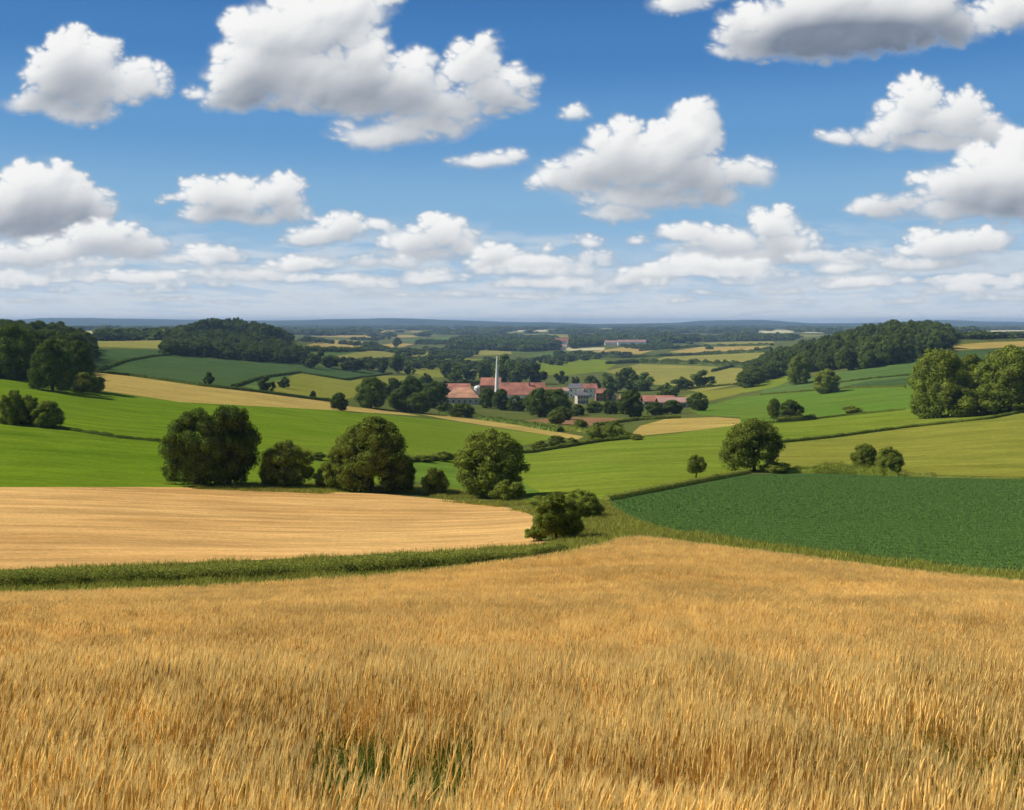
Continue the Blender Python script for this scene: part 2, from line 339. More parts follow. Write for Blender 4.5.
farther = [('pale', [(690, 331), (745, 329.6), (830, 330), (840, 332.5), (740, 333.5)]), ('pale', [(945, 331), (1024, 330), (1200, 330), (1200, 333), (960, 333.5)]),
 ('pale', [(88, 331.5), (118, 330), (121, 333.5), (92, 334.5)]), ('pale', [(500, 330.5), (548, 329.8), (550, 331.6), (510, 332.3)]),
 ('gold', [(330, 331.5), (400, 330.5), (440, 332), (360, 333)]), ('olive_gold', [(700, 336), (790, 334.5), (830, 335.5), (760, 339)]), ('olive_gold', [(560, 333), (640, 332.2), (650, 333.6), (580, 335)]),
 ('pale', [(580, 328.8), (640, 328.4), (644, 329.4), (600, 329.8)]), ('olive_gold', [(250, 333), (300, 331.5), (310, 334), (260, 336)])]
for m_, pts in farther: F_('distant_field', m_, pts, None)

def inside(poly, x, y):
    c = np.zeros(len(x), bool); n = len(poly); j = n - 1
    for i in range(n):
        xi, yi = poly[i]; xj, yj = poly[j]
        cond = ((yi > y) != (yj > y)) & (x < (xj - xi) * (y - yi) / (yj - yi + 1e-12) + xi)
        c ^= cond; j = i
    return c
def dens(pts, step=9.0):
    out = []
    for i in range(len(pts)):
        a_, b_ = pts[i], pts[(i + 1) % len(pts)]
        n = max(1, int(math.hypot(b_[0] - a_[0], b_[1] - a_[1]) / step))
        n = min(n, 60)
        for k in range(n): out.append((a_[0] + (b_[0] - a_[0]) * k / n, a_[1] + (b_[1] - a_[1]) * k / n))
    return out
SK = 160.0
def to_dom(px, py):
    x, d, z = hit(px, py); return (px - 512.0, math.log(d) * SK)
verts = []; faces_in = []
polys_dom = []
for (nm, mt, pts, lb) in P:
    dp = [to_dom(*p) for p in dens(pts)]
    dp = [p for i, p in enumerate(dp) if abs(p[0] - dp[i - 1][0]) + abs(p[1] - dp[i - 1][1]) > 0.4]
    polys_dom.append(np.array(dp))
    i0 = len(verts); verts += dp; faces_in.append(list(range(i0, i0 + len(dp))))
i0 = len(verts)
rim = [(u, S0 * SK) for u in np.linspace(-1550, 1550, 80)] + [(u, S1 * SK) for u in np.linspace(1550, -1550, 80)]
verts += rim; faces_in.append(list(range(i0, i0 + len(rim))))
gu = np.concatenate([np.arange(-1500, -560, 60), np.arange(-560, 560, 11.0), np.arange(560, 1500, 60)])
gs = np.arange((S0 + 0.05) * SK, (S1 - 0.02) * SK, 9.0)
for j, s in enumerate(gs):
    for u in gu:
        verts.append((float(u + (5 if j % 2 else 0) + random.uniform(-1, 1)), float(s + random.uniform(-1, 1))))
vo, eo, fo, ov, oe, of = delaunay_2d_cdt([Vector(v) for v in verts], [], faces_in, 1, 1e-4, True)
vo = np.array([(v[0], v[1]) for v in vo])
dd = np.exp(vo[:, 1] / SK); xx = vo[:, 0] / 1000 * dd
V3 = np.stack([xx, dd, zat(xx, dd)], 1)
rim_id = len(P)
groups = {}
ring_far = []
tri = np.array(fo)
cen = vo[tri].mean(1)
win = np.full(len(tri), -1)
for i, pd in enumerate(polys_dom):
    win[inside(pd, cen[:, 0], cen[:, 1])] = i
for k in range(len(tri)):
    w = int(win[k])
    if w < 0 and math.exp(cen[k, 1] / SK) > 9500: w = -2
    groups.setdefault(w, []).append(k)
def build_sheet(name, idx, mat):
    t = tri[idx]; used, inv = np.unique(t.ravel(), return_inverse=True)
    f = inv.reshape(-1, 3)
    v = V3[used]
    n = np.cross(v[f[:, 1]] - v[f[:, 0]], v[f[:, 2]] - v[f[:, 0]])[:, 2]
    f[n < 0] = f[n < 0][:, ::-1]
    me = np_mesh(name, v, f, 3, True)
    return link(name, me, mat)
for w, idx in groups.items():
    if w == -1: o = build_sheet('ground', idx, M['ground']); tag(o, 'rough grassy ground of the verges and valley', kind='structure')
    elif w == -2: o = build_sheet('distant_hills', idx, M['hillwood']); tag(o, 'blue wooded hills along the skyline', kind='structure')
    else:
        nm, mt, pts, lb = P[w]
        o = build_sheet(nm, idx, M[mt]); tag(o, lb or 'field patch far across the valley', kind='structure')
# land beside and behind the camera
av, af = [], []
rr = [0, 2, 5, 12, 30, 80, 200, 600, 2000]; an = np.linspace(R(56.5), R(303.5), 40)
for r_ in rr:
    for t_ in an:
        x, y = r_ * math.sin(t_), r_ * math.cos(t_)
        av.append((x, y, float(zat(x, y)) - 0.05 if y > 2 else float(-2.44 + 0.27 * (2 - max(y, -30)) * 1.0) - 0.04))
for i in range(len(rr) - 1):
    for j in range(len(an) - 1):
        q = i * len(an) + j; af.append((q, q + 1, q + 1 + len(an), q + len(an)))
o = link('hillside', py_mesh('hillside', av, af, True), M['wheat_soil']); tag(o, 'hillside behind the viewpoint', kind='structure')

# ------------------------------------------------------------------ instancer for uncountable stuff
def proto_coll(name, objs):
    c = bpy.data.collections.new(name)
    for o in objs: c.objects.link(o)
    return c
def scatter(name, pos, rot, scl, idx, coll, label, cat):
    n = len(pos)
    me = bpy.data.meshes.new(name); me.vertices.add(n); me.vertices.foreach_set('co', np.ascontiguousarray(pos, np.float32).ravel())
    a_ = me.attributes.new('rot', 'FLOAT_VECTOR', 'POINT'); a_.data.foreach_set('vector', np.ascontiguousarray(rot, np.float32).ravel())
    a_ = me.attributes.new('scl', 'FLOAT_VECTOR', 'POINT'); a_.data.foreach_set('vector', np.ascontiguousarray(scl, np.float32).ravel())
    a_ = me.attributes.new('idx', 'INT', 'POINT'); a_.data.foreach_set('value', np.ascontiguousarray(idx, np.int32))
    o = bpy.data.objects.new(name, me); col.objects.link(o)
    g = bpy.data.node_groups.new(name + '_spread', 'GeometryNodeTree')
    g.interface.new_socket('Geometry', in_out='INPUT', socket_type='NodeSocketGeometry')
    g.interface.new_socket('Geometry', in_out='OUTPUT', socket_type='NodeSocketGeometry')
    gi = g.nodes.new('NodeGroupInput'); go = g.nodes.new('NodeGroupOutput')
    ip = g.nodes.new('GeometryNodeInstanceOnPoints'); ci = g.nodes.new('GeometryNodeCollectionInfo')
    ci.inputs['Collection'].default_value = coll; ci.inputs['Separate Children'].default_value = True; ci.inputs['Reset Children'].default_value = True
    def na(nm_, ty):
        q = g.nodes.new('GeometryNodeInputNamedAttribute'); q.data_type = ty; q.inputs['Name'].default_value = nm_
        return q.outputs['Attribute']
    L = g.links.new
    L(gi.outputs[0], ip.inputs['Points']); L(ci.outputs[0], ip.inputs['Instance']); ip.inputs['Pick Instance'].default_value = True
    L(na('idx', 'INT'), ip.inputs['Instance Index'])
    e2r = g.nodes.new('FunctionNodeEulerToRotation'); L(na('rot', 'FLOAT_VECTOR'), e2r.inputs[0]); L(e2r.outputs[0], ip.inputs['Rotation'])
    L(na('scl', 'FLOAT_VECTOR'), ip.inputs['Scale']); L(ip.outputs[0], go.inputs[0])
    md = o.modifiers.new('spread', 'NODES'); md.node_group = g
    tag(o, label, cat, kind='stuff')
    return o

# ------------------------------------------------------------------ wheat
def wheat_mat(name, c_stem, c_head):
    m, nt = newmat(name)
    at = nt.nodes.new('ShaderNodeAttribute'); at.attribute_name = 'part'
    oi = nt.nodes.new('ShaderNodeObjectInfo')
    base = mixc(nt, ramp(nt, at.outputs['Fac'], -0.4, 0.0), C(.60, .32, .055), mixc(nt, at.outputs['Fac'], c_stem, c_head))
    tc = nt.nodes.new('ShaderNodeNewGeometry')
    mp = nt.nodes.new('ShaderNodeMapping'); mp.inputs['Scale'].default_value = (0.16, 0.34, 0.05); nt.links.new(tc.outputs['Position'], mp.inputs[0])
    n = nt.nodes.new('ShaderNodeTexNoise'); n.inputs['Scale'].default_value = 1.0; n.inputs['Detail'].default_value = 3
    nt.links.new(mp.outputs[0], n.inputs['Vector'])
    mul = nt.nodes.new('ShaderNodeVectorMath'); mul.operation = 'SCALE'
    nt.links.new(base, mul.inputs[0]); nt.links.new(ramp(nt, oi.outputs['Random'], 0, 1, 0.72, 1.22), mul.inputs['Scale'])
    mul2 = nt.nodes.new('ShaderNodeVectorMath'); mul2.operation = 'SCALE'
    nt.links.new(mul.outputs[0], mul2.inputs[0]); nt.links.new(ramp(nt, n.outputs['Fac'], 0.35, 0.65, 0.88, 1.1), mul2.inputs['Scale'])
    d = nt.nodes.new('ShaderNodeBsdfDiffuse'); t = nt.nodes.new('ShaderNodeBsdfTranslucent'); mx = nt.nodes.new('ShaderNodeMixShader')
    nt.links.new(mul2.outputs[0], d.inputs[0]); nt.links.new(mul2.outputs[0], t.inputs[0]); mx.inputs[0].default_value = 0.42
    nt.links.new(d.outputs[0], mx.inputs[1]); nt.links.new(t.outputs[0], mx.inputs[2])
    o = nt.nodes.new('ShaderNodeOutputMaterial'); nt.links.new(mx.outputs[0], o.inputs[0])
    return m
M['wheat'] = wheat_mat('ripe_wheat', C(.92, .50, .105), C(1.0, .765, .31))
def wheat_clump(seed, n, foot, awn=True):
    rs = random.Random(seed)
    v, f, pa = [], [], []
    def ribbon(pts, w, side, p0, p1):
        b = len(v)
        for i, p in enumerate(pts):
            k = i / (len(pts) - 1); ww = w * (1 - 0.8 * k if side == 2 else 1)
            s_ = Vector((math.cos(ang), math.sin(ang), 0)) * ww * 0.5
            v.append(tuple(p - s_)); v.append(tuple(p + s_)); q = p0 + (p1 - p0) * k; pa.extend([q, q])
        for i in range(len(pts) - 1): f.append((b + 2 * i, b + 2 * i + 1, b + 2 * i + 3, b + 2 * i + 2))
    for _ in range(n):
        bx, by = rs.gauss(0, foot * 0.5), rs.gauss(0, foot * 0.5)
        h = rs.gauss(0.90, 0.055) if rs.random() < 0.8 else rs.uniform(0.55, 0.85); ang = rs.uniform(-0.7, 0.7)
        lx = rs.gauss(0.03, 0.03) + bx * 0.35; ly = rs.gauss(0, 0.03) + by * 0.35
        pts = [Vector((bx + lx * k * k * h, by + ly * k * k * h, h * k)) for k in (0, 0.35, 0.7, 1.0)]
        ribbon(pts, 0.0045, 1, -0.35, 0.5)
        # dry leaf
        if rs.random() < 0.8:
            k = rs.uniform(0.25, 0.7); a0 = rs.uniform(0, 6.28); l = rs.uniform(0.12, 0.25)
            p0 = Vector((bx + lx * k * k * h, by + ly * k * k * h, h * k)); dx = Vector((math.cos(a0), math.sin(a0), 0))
            ang = a0 + 1.57
            ribbon([p0, p0 + dx * l * 0.45 + Vector((0, 0, l * 0.5)), p0 + dx * l + Vector((0, 0, l * 0.25))], 0.010, 2, 0.1, 0.5)
        # ear: four-sided spindle bending over
        top = pts[-1]; dirv = Vector((rs.gauss(0.07, 0.10), rs.gauss(0.0, 0.12), 1.0)).normalized()
        L_ = rs.uniform(0.085, 0.125); sx = dirv.cross(Vector((0, 1, 0))).normalized(); sy = dirv.cross(sx)
        b = len(v); rad = (0.003, 0.0078, 0.0065, 0.0015); bend = Vector((0.10, 0, -0.03))
        for i, rd in enumerate(rad):
            k = i / 3; c = top + dirv * L_ * k + bend * L_ * k * k
            for q in range(4):
                a1 = q * math.pi / 2 + 0.5; v.append(tuple(c + sx * math.cos(a1) * rd + sy * math.sin(a1) * rd)); pa.append(0.75 + 0.2 * k)
        for i in range(3):
            for q in range(4): f.append((b + 4 * i + q, b + 4 * i + (q + 1) % 4, b + 4 * i + 4 + (q + 1) % 4, b + 4 * i + 4 + q))
        # awns
        for _a in range(12):
            k = rs.uniform(0.1, 1.0); c = top + dirv * L_ * k + bend * L_ * k * k
            ad = (dirv + bend * 0.5 + Vector((rs.gauss(0.02, 0.085), rs.gauss(0, 0.085), 0))).normalized(); al = rs.uniform(0.06, 0.125)
            s_ = Vector((math.cos(rs.uniform(-.9, .9)), math.sin(rs.uniform(-.9, .9)), 0)) * 0.0014
            b2 = len(v); e_ = c + ad * al
            v.append(tuple(c - s_)); v.append(tuple(c + s_)); v.append(tuple(e_ + s_ * 0.4)); v.append(tuple(e_ - s_ * 0.4)); pa.extend([0.9, 0.9, 1, 1])
            f.append((b2, b2 + 1, b2 + 2, b2 + 3))
    me = np_mesh('wheat_clump', np.array(v), np.array(f), 4)
    at = me.attributes.new('part', 'FLOAT', 'POINT'); at.data.foreach_set('value', np.array(pa, np.float32))
    me.materials.append(M['wheat'])
    return bpy.data.objects.new('wheat_clump', me)
wheat_c = proto_coll('wheat_clumps', [wheat_clump(100 + k, 15, 0.17) for k in range(7)])

def blade_clump(seed, n, foot, h0, h1, w, mat, droop=0.4, name='grass_tuft'):
    rs = random.Random(seed); v, f = [], []
    for _ in range(n):
        bx, by = rs.gauss(0, foot * 0.45), rs.gauss(0, foot * 0.45); h = rs.uniform(h0, h1); a0 = rs.uniform(0, 6.28); l = h * rs.uniform(0.1, droop)
        wv = Vector((math.cos(a0 + 1.57), math.sin(a0 + 1.57), 0)) * w * 0.5; dx = Vector((math.cos(a0), math.sin(a0), 0))
        b = len(v)
        for k, q in ((0, 1), (0.55, 0.9), (1, 0.15)):
            p = Vector((bx, by, 0)) + dx * l * k * k + Vector((0, 0, h * (k - 0.15 * k * k)))
            v.append(tuple(p - wv * q)); v.append(tuple(p + wv * q))
        f += [(b, b + 1, b + 3, b + 2), (b + 2, b + 3, b + 5, b + 4)]
    me = np_mesh(name, np.array(v), np.array(f), 4); me.materials.append(mat)
    return bpy.data.objects.new(name, me)
tuft_c = proto_coll('grass_tufts', [blade_clump(200 + k, 46, 0.5, 0.2, 0.55, 0.022, M['grass']) for k in range(4)])
lush_c = proto_coll('lush_tufts', [blade_clump(230 + k, 48, 0.28, 0.20, 0.72, 0.010, M['grass_lush'], 0.7) for k in range(4)])
crop_c = proto_coll('crop_plants', [blade_clump(260 + k, 30, 0.30, 0.08, 0.22, 0.045, M['beet_leaf'], 1.0, 'crop_plant') for k in range(4)])

def dom_of(pts, step=6):
    return np.array([to_dom(*p) for p in dens(pts, step)])
def sample_area(pts, spacing, dmin, dmax, jit=0.5):
    """jittered grid in world space clipped to an outline given on the land; spacing(d) in metres"""
    pd = dom_of(pts); out = []
    us = pd[:, 0].min() / 1000, pd[:, 0].max() / 1000
    d = dmin
    while d < dmax:
        s = spacing(d); n = int((us[1] - us[0]) * d / s) + 1
        x = us[0] * d + (np.arange(n) + rng.uniform(-jit, jit, n)) * s
        y = d + rng.uniform(-jit, jit, n) * s
        ok = inside(pd, x / y * 1000, np.log(np.maximum(y, 0.5)) * SK)
        out.append(np.stack([x[ok], y[ok]], 1)); d += s
    o_ = np.concatenate(out) if out else np.zeros((0, 2))
    return o_
def green_patch(x, y):
    """thin places in the crop where the green undergrowth shows"""
    g = 0
    for cx, cy, rx, ry, k in ((-1.05, 6.7, 0.44, 2.2, 1.35), (-0.50, 6.7, 0.28, 2.2, 1.25), (-1.75, 6.8, 0.25, 2.0, 0.9), (3.05, 6.7, 0.42, 2.0, 1.25), (2.15, 7.0, 0.22, 1.8, 0.9),
                              (0.02, 9.5, 0.22, 1.6, 1.0), (1.1, 6.4, 0.2, 1.4, 0.8), (-2.9, 7.4, 0.25, 1.5, 0.8), (4.1, 8.0, 0.4, 1.8, 1.0), (-2.0, 12, 0.3, 1.6, 0.6)):
        g = np.maximum(g, k * np.exp(-((x - cx) / rx) ** 2 - ((y - cy) / ry) ** 2))
    return g * (0.6 + 0.8 * fbm(x * 2.5, y * 2.5, 3, 77))
wf = NL + [(1450, 2600), (-420, 2600)]
pts = sample_area(wf, lambda d: 0.165 if d < 9 else (0.20 if d < 16 else (0.27 if d < 30 else (0.33 if d < 40 else 0.30))), 2.1, 84)
x, y = pts[:, 0], pts[:, 1]
keep = np.abs(x) < 0.80 * y + 3
gp = green_patch(x, y)
dn = fbm(x * 0.35, y * 0.35, 3, 5)
keep &= rng.random(len(x)) > gp * 0.97
keep &= rng.random(len(x)) < 0.72 + 0.9 * (dn - 0.35)
x, y = x[keep], y[keep]
z = zat(x, y) - 0.02
hv = 0.90 + 0.55 * (fbm(x * 1.5, y * 1.1, 3, 23) - 0.5) + rng.normal(0, 0.045, len(x)) + 0.16 * (fbm(x * 0.09, y * 0.16, 2, 29) - 0.5)
hv = hv + (0.80 + 0.25 * (fbm(x * 0.06, y * 0.2, 2, 33) - 0.5) - hv) * sstep(26, 44, y) * 0.9 * (1 - 0.25 * np.clip(green_patch(x, y), 0, 1)) * rng.uniform(0.95, 1.05, len(x))
wide = np.where(y > 30, 1.35, np.where(y > 16, 1.15, 1.0))
lean = rng.normal(0, 0.045, (len(x), 2))
gust = (fbm(x * 0.25 + 4, y * 0.25, 2, 41) - 0.5) * 0.5
rot = np.stack([lean[:, 0], lean[:, 1] + gust * 0.3, rng.uniform(-0.6, 0.6, len(x))], 1)
scatter('wheat', np.stack([x, y, z], 1), rot, np.stack([wide, wide, hv], 1), rng.integers(0, 7, len(x)), wheat_c,
        'ripe golden wheat with bearded ears covering the foreground slope', 'wheat')
# green undergrowth in the wheat
pts = sample_area(wf, lambda d: 0.13, 2.5, 11)
x, y = pts[:, 0], pts[:, 1]; gp = green_patch(x, y); keep = (rng.random(len(x)) < gp * 1.6 + 0.04) & (np.abs(x) < 0.6 * y + 0.5)
x, y = x[keep], y[keep]
sc_ = rng.uniform(0.7, 1.25, len(x))
scatter('undergrowth', np.stack([x, y, zat(x, y) - 0.01], 1), np.stack([x * 0, x * 0, rng.uniform(0, 6.28, len(x))], 1), np.stack([sc_, sc_, sc_], 1), rng.integers(0, 4, len(x)), lush_c,
        'lush green grass showing through thin places in the wheat', 'grass')
# verge grass
vg1 = [(NL[i][0], NL[i][1] + 1) for i in range(9, 18)] + [(1450, 606), (1024, 577), (900, 565), (800, 552), (720, 541), (660, 530), (625, 518), (603, 502), (590, 500), (560, 512), (538, 510), (540, 530), (562, 543), (540, 548), (480, 551), (470, 565), (560, 556), (600, 552)]
pts = sample_area(vg1, lambda d: 0.42, 48, 150)
x, y = pts[:, 0], pts[:, 1]; sc_ = rng.uniform(0.6, 1.25, len(x)) * (0.75 + 0.7 * fbm(x * 0.3, y * 0.3, 3, 51))
scatter('verge_grass', np.stack([x, y, zat(x, y) - 0.02], 1), np.stack([x * 0, x * 0, rng.uniform(0, 6.28, len(x))], 1), np.stack([sc_ * 1.2, sc_ * 1.2, sc_], 1), rng.integers(0, 4, len(x)), tuft_c,
        'tussocky olive grass along the field margins', 'grass')
vg3 = [(-420, 580), (0, 573), (256, 563), (384, 557), (480, 552), (560, 546), (600, 552), (470, 573), (384, 582), (256, 591), (0, 602), (-420, 606)]
pts = sample_area(vg3, lambda d: 0.5, 45, 95)
x, y = pts[:, 0], pts[:, 1]; sc_ = rng.uniform(0.6, 1.2, len(x)) * (0.7 + 0.8 * fbm(x * 0.3, y * 0.3, 3, 52))
scatter('hedge_bottom_grass', np.stack([x, y, zat(x, y) - 0.02], 1), np.stack([x * 0, x * 0, rng.uniform(0, 6.28, len(x))], 1), np.stack([sc_ * 1.2, sc_ * 1.2, sc_ * 0.9], 1), rng.integers(0, 4, len(x)), tuft_c,
        'loose grass growing along both sides of the long hedge', 'grass')
vg2 = [(165, 488), (384, 496), (490, 506), (535, 514), (545, 508), (520, 498), (440, 489), (300, 484), (165, 484)]
pts = sample_area(vg2, lambda d: 0.6, 120, 190)
x, y = pts[:, 0], pts[:, 1]; keep = fbm(x * 0.12, y * 0.12, 3, 61) > 0.42; x, y = x[keep], y[keep]; sc_ = rng.uniform(0.6, 1.4, len(x))
scatter('margin_grass', np.stack([x, y, zat(x, y) - 0.02], 1), np.stack([x * 0, x * 0, rng.uniform(0, 6.28, len(x))], 1), np.stack([sc_ * 1.6, sc_ * 1.6, sc_], 1), rng.integers(0, 4, len(x)), tuft_c,
        'rough grass under the row of round trees', 'grass')
# leafy crop rows
cf = [(606, 503), (640, 497), (700, 486), (735, 478), (760, 476), (850, 476), (1024, 480), (1450, 484), (1450, 596), (1024, 570), (900, 560), (800, 547), (720, 536), (660, 525), (627, 514)]
pts = sample_area(cf, lambda d: 0.40 if d < 110 else 0.62, 55, 200, 0.3)
x, y = pts[:, 0], pts[:, 1]; sc_ = rng.uniform(0.8, 1.2, len(x)) * np.where(y > 110, 1.35, 1.0)
scatter('leafy_crop', np.stack([x, y, zat(x, y) - 0.02], 1), np.stack([x * 0, x * 0, rng.uniform(0, 6.28, len(x))], 1), np.stack([sc_, sc_, sc_ * (0.65 + 0.25 * fbm(x * 0.05, y * 0.25, 3, 71) + 0.25 * np.sin((y + x * 0.12) * 2.1))], 1), rng.integers(0, 4, len(x)), crop_c,
        'low leafy dark green crop filling its field', 'crop')

# ------------------------------------------------------------------ trees
_phi = (1 + 5 ** 0.5) / 2
ICO_V = np.array([(-1, _phi, 0), (1, _phi, 0), (-1, -_phi, 0), (1, -_phi, 0), (0, -1, _phi), (0, 1, _phi), (0, -1, -_phi), (0, 1, -_phi), (_phi, 0, -1), (_phi, 0, 1), (-_phi, 0, -1), (-_phi, 0, 1)], float)
ICO_V /= np.linalg.norm(ICO_V[0])
ICO_F = np.array([(0, 11, 5), (0, 5, 1), (0, 1, 7), (0, 7, 10), (0, 10, 11), (1, 5, 9), (5, 11, 4), (11, 10, 2), (10, 7, 6), (7, 1, 8), (3, 9, 4), (3, 4, 2), (3, 2, 6), (3, 6, 8), (3, 8, 9), (4, 9, 5), (2, 4, 11), (6, 2, 10), (8, 6, 7), (9, 8, 1)])
def crown_mesh(name, seed, ncl, nleaf, leaf, bottom=0.04, rad=(0.10, 0.19), taper=0.0, hollow=0.0, shape='round'):
    """unit crown: x, y in -0.5..0.5, z 0..1"""
    rs = np.random.default_rng(seed)
    cc, cr = [], []
    lob = rs.uniform(0, 6.28, 6)
    while len(cc) < ncl:
        th = rs.uniform(0, 6.28); zz = rs.uniform(0, 1) ** 0.85
        # outline radius at this height
        t = (zz - 0.45) / 0.55 if zz > 0.45 else (0.45 - zz) / 0.72
        rmax = 0.5 * math.sqrt(max(0.0, 1 - min(1, t) ** 2.2))
        rmax *= 1 + 0.13 * math.sin(2 * th + lob[0]) + 0.11 * math.sin(3 * th + lob[1] + 3 * zz) + 0.08 * math.sin(5 * th + lob[2] + 6 * zz)
        if shape == 'low': rmax *= 1.05
        r_ = rs.uniform(*rad) * (1.1 - 0.35 * zz)
        q = max(0, rmax - r_ * 0.85) * (rs.uniform(0.45, 1.0) ** 0.45)
        z_ = bottom + r_ * 0.8 + zz * (1 - bottom - r_ * 1.7)
        cc.append((q * math.cos(th), q * math.sin(th), z_ + rs.normal(0, 0.012))); cr.append(r_)
    cc = np.array(cc); cr = np.array(cr)
    V, Fq = [], []
    nb = 0
    per = (nleaf * cr ** 2 / (cr ** 2).sum()).astype(int)
    allv = []
    for i in range(ncl):
        n = per[i] * 2
        d = rs.normal(0, 1, (n, 3)); d /= np.linalg.norm(d, axis=1)[:, None]
        sq = np.array([1, 1, 0.85])
        p = cc[i] + d * sq * cr[i] * (rs.uniform(0.68, 1.0, n) + rs.exponential(0.07, n) + 0.10 * np.sin(d[:, 0] * 9 + i) * np.sin(d[:, 2] * 8 + 2 * i))[:, None]
        # drop those buried in other clusters
        dm = np.linalg.norm((p[:, None, :] - cc[None]) / cr[None, :, None], axis=2); dm[:, i] = 9
        ok = dm.min(1) > 0.76
        p, dn_ = p[ok][:per[i]], d[ok][:per[i]]
        allv.append((p, dn_))
    p = np.concatenate([q[0] for q in allv]); dn_ = np.concatenate([q[1] for q in allv])
    n = len(p)
    nrm = dn_ + rs.normal(0, 0.55, (n, 3)); nrm[:, 2] += 0.15; nrm /= np.linalg.norm(nrm, axis=1)[:, None]
    t1 = np.cross(nrm, rs.normal(0, 1, (n, 3))); t1 /= np.linalg.norm(t1, axis=1)[:, None]; t2 = np.cross(nrm, t1)
    sz = leaf * rs.uniform(0.55, 1.3, n)[:, None]
    q = np.stack([p - t1 * sz, p - t2 * sz * 0.55, p + t1 * sz, p + t2 * sz * 0.55], 1).reshape(-1, 3)
    q[:, 2] = np.maximum(q[:, 2], 0.0)
    fq = np.arange(n * 4).reshape(-1, 4)
    # inner body that keeps light from passing straight through
    cv, cf_ = [], []
    for i in range(ncl):
        b = len(cv) * 12
        cv.append(cc[i] + ICO_V * cr[i] * 0.68 * np.array([1, 1, 0.85])); cf_.append(ICO_F + b)
    cv = np.concatenate(cv); cf_ = np.concatenate(cf_)
    me = bpy.data.meshes.new(name)
    vv = np.concatenate([q, cv]).astype(np.float32); vv[:, 2] = np.maximum(vv[:, 2], 0.0)
    loops = np.concatenate([fq.ravel(), (cf_ + len(q)).ravel()]).astype(np.int32)
    ls = np.concatenate([np.arange(n) * 4, n * 4 + np.arange(len(cf_)) * 3]).astype(np.int32)
    me.vertices.add(len(vv)); me.vertices.foreach_set('co', vv.ravel())
    me.loops.add(len(loops)); me.loops.foreach_set('vertex_index', loops)
    me.polygons.add(len(ls)); me.polygons.foreach_set('loop_start', ls)
    me.update(calc_edges=True)
    return me
def trunk_mesh(name, seed, h=0.5, r_=0.035):
    rs = random.Random(seed); v, f = [], []
    def tube(pts, rads, n=7):
        b = len(v)
        for p, rd in zip(pts, rads):
            for k in range(n): v.append((p[0] + rd * math.cos(k * 6.283 / n), p[1] + rd * math.sin(k * 6.283 / n), p[2]))
        for i in range(len(pts) - 1):
            for k in range(n): f.append((b + i * n + k, b + i * n + (k + 1) % n, b + (i + 1) * n + (k + 1) % n, b + (i + 1) * n + k))
        f.append(tuple(b + (len(pts) - 1) * n + k for k in range(n)))
    tube([(0, 0, -0.05), (0.005, 0, 0.04), (0.01, 0.01, 0.2), (0.0, 0.0, h)], [r_ * 1.6, r_ * 1.1, r_ * 0.85, r_ * 0.45])
    for k in range(5):
        a0 = k * 1.3 + rs.uniform(0, 0.6); z0 = rs.uniform(0.14, 0.32); l = rs.uniform(0.15, 0.28)
        tube([(0.005, 0, z0), (math.cos(a0) * l * 0.5, math.sin(a0) * l * 0.5, z0 + 0.12), (math.cos(a0) * l, math.sin(a0) * l, z0 + 0.3)], [r_ * 0.5, r_ * 0.35, r_ * 0.15], 5)
    return py_mesh(name, v, f, True)
def with_mat(me, mat):
    me.materials.append(mat); return me
HI = {}
spec = {'a': ('leaf_a', 7), 'b': ('leaf_b', 17), 'd': ('leaf_d', 27)}
for k, (mt, sd_) in spec.items():
    HI[k] = [with_mat(crown_mesh('crown', sd_ + j, 95, 22000, 0.0155, 0.0, (0.065, 0.165)), M[mt]) for j in range(3)]
for k, mt in (('ba', 'leaf_a'), ('bb', 'leaf_b')):
    HI[k] = [with_mat(crown_mesh('crown', 70 + j + len(k) * 3 + ord(k[1]), 30, 6000, 0.028, 0.0, (0.13, 0.23), shape='low'), M[mt]) for j in range(3)]
HI['t'] = [with_mat(crown_mesh('crown', 90, 34, 7000, 0.026, 0.17, (0.12, 0.2)), M['leaf_a'])]
HI['m'] = [with_mat(crown_mesh('crown', 120 + j, 22, 1500, 0.055, 0.02, (0.13, 0.24)), M['leaf_far']) for j in range(5)]
HI['w'] = [with_mat(crown_mesh('crown', 130 + j, 40, 4000, 0.034, 0.0, (0.11, 0.2)), M['leaf_far']) for j in range(5)]
HI['l'] = [with_mat(crown_mesh('crown', 150 + j, 12, 320, 0.11, 0.0, (0.16, 0.27)), M['leaf_far']) for j in range(4)]
TRUNK = [with_mat(trunk_mesh('trunk', s), M['bark']) for s in range(3)]
def tree(kind, px, py, w, h, label, cat='tree', name=None, group=None, var=None, deep=1.0, dz=0.0, trunk=True, lift=0.0):
    x, d, z = hit(px, py)
    k = d / 1000.0
    name = name or ('bush' if cat in ('bush', 'shrub') else 'broadleaf_tree')
    root = empty(name, (x, d, z + dz - 0.02 * h * k)); root.rotation_euler.z = random.choice([0, 0.4, -0.5, 0.9, 2.1, 3.0, 3.9, 5.0])
    ms = HI[kind]; me = ms[(var if var is not None else random.randrange(99)) % len(ms)]
    c = link('foliage' if cat == 'bush' else 'crown', me, None, root); c.scale = (w * k, w * k * deep, h * k)
    if trunk:
        t = link('stem' if cat == 'bush' else 'trunk', TRUNK[random.randrange(3)], None, root); t.scale = (h * k * 0.9, h * k * 0.9, h * k)
    tag(root, label, cat, group)
    return root

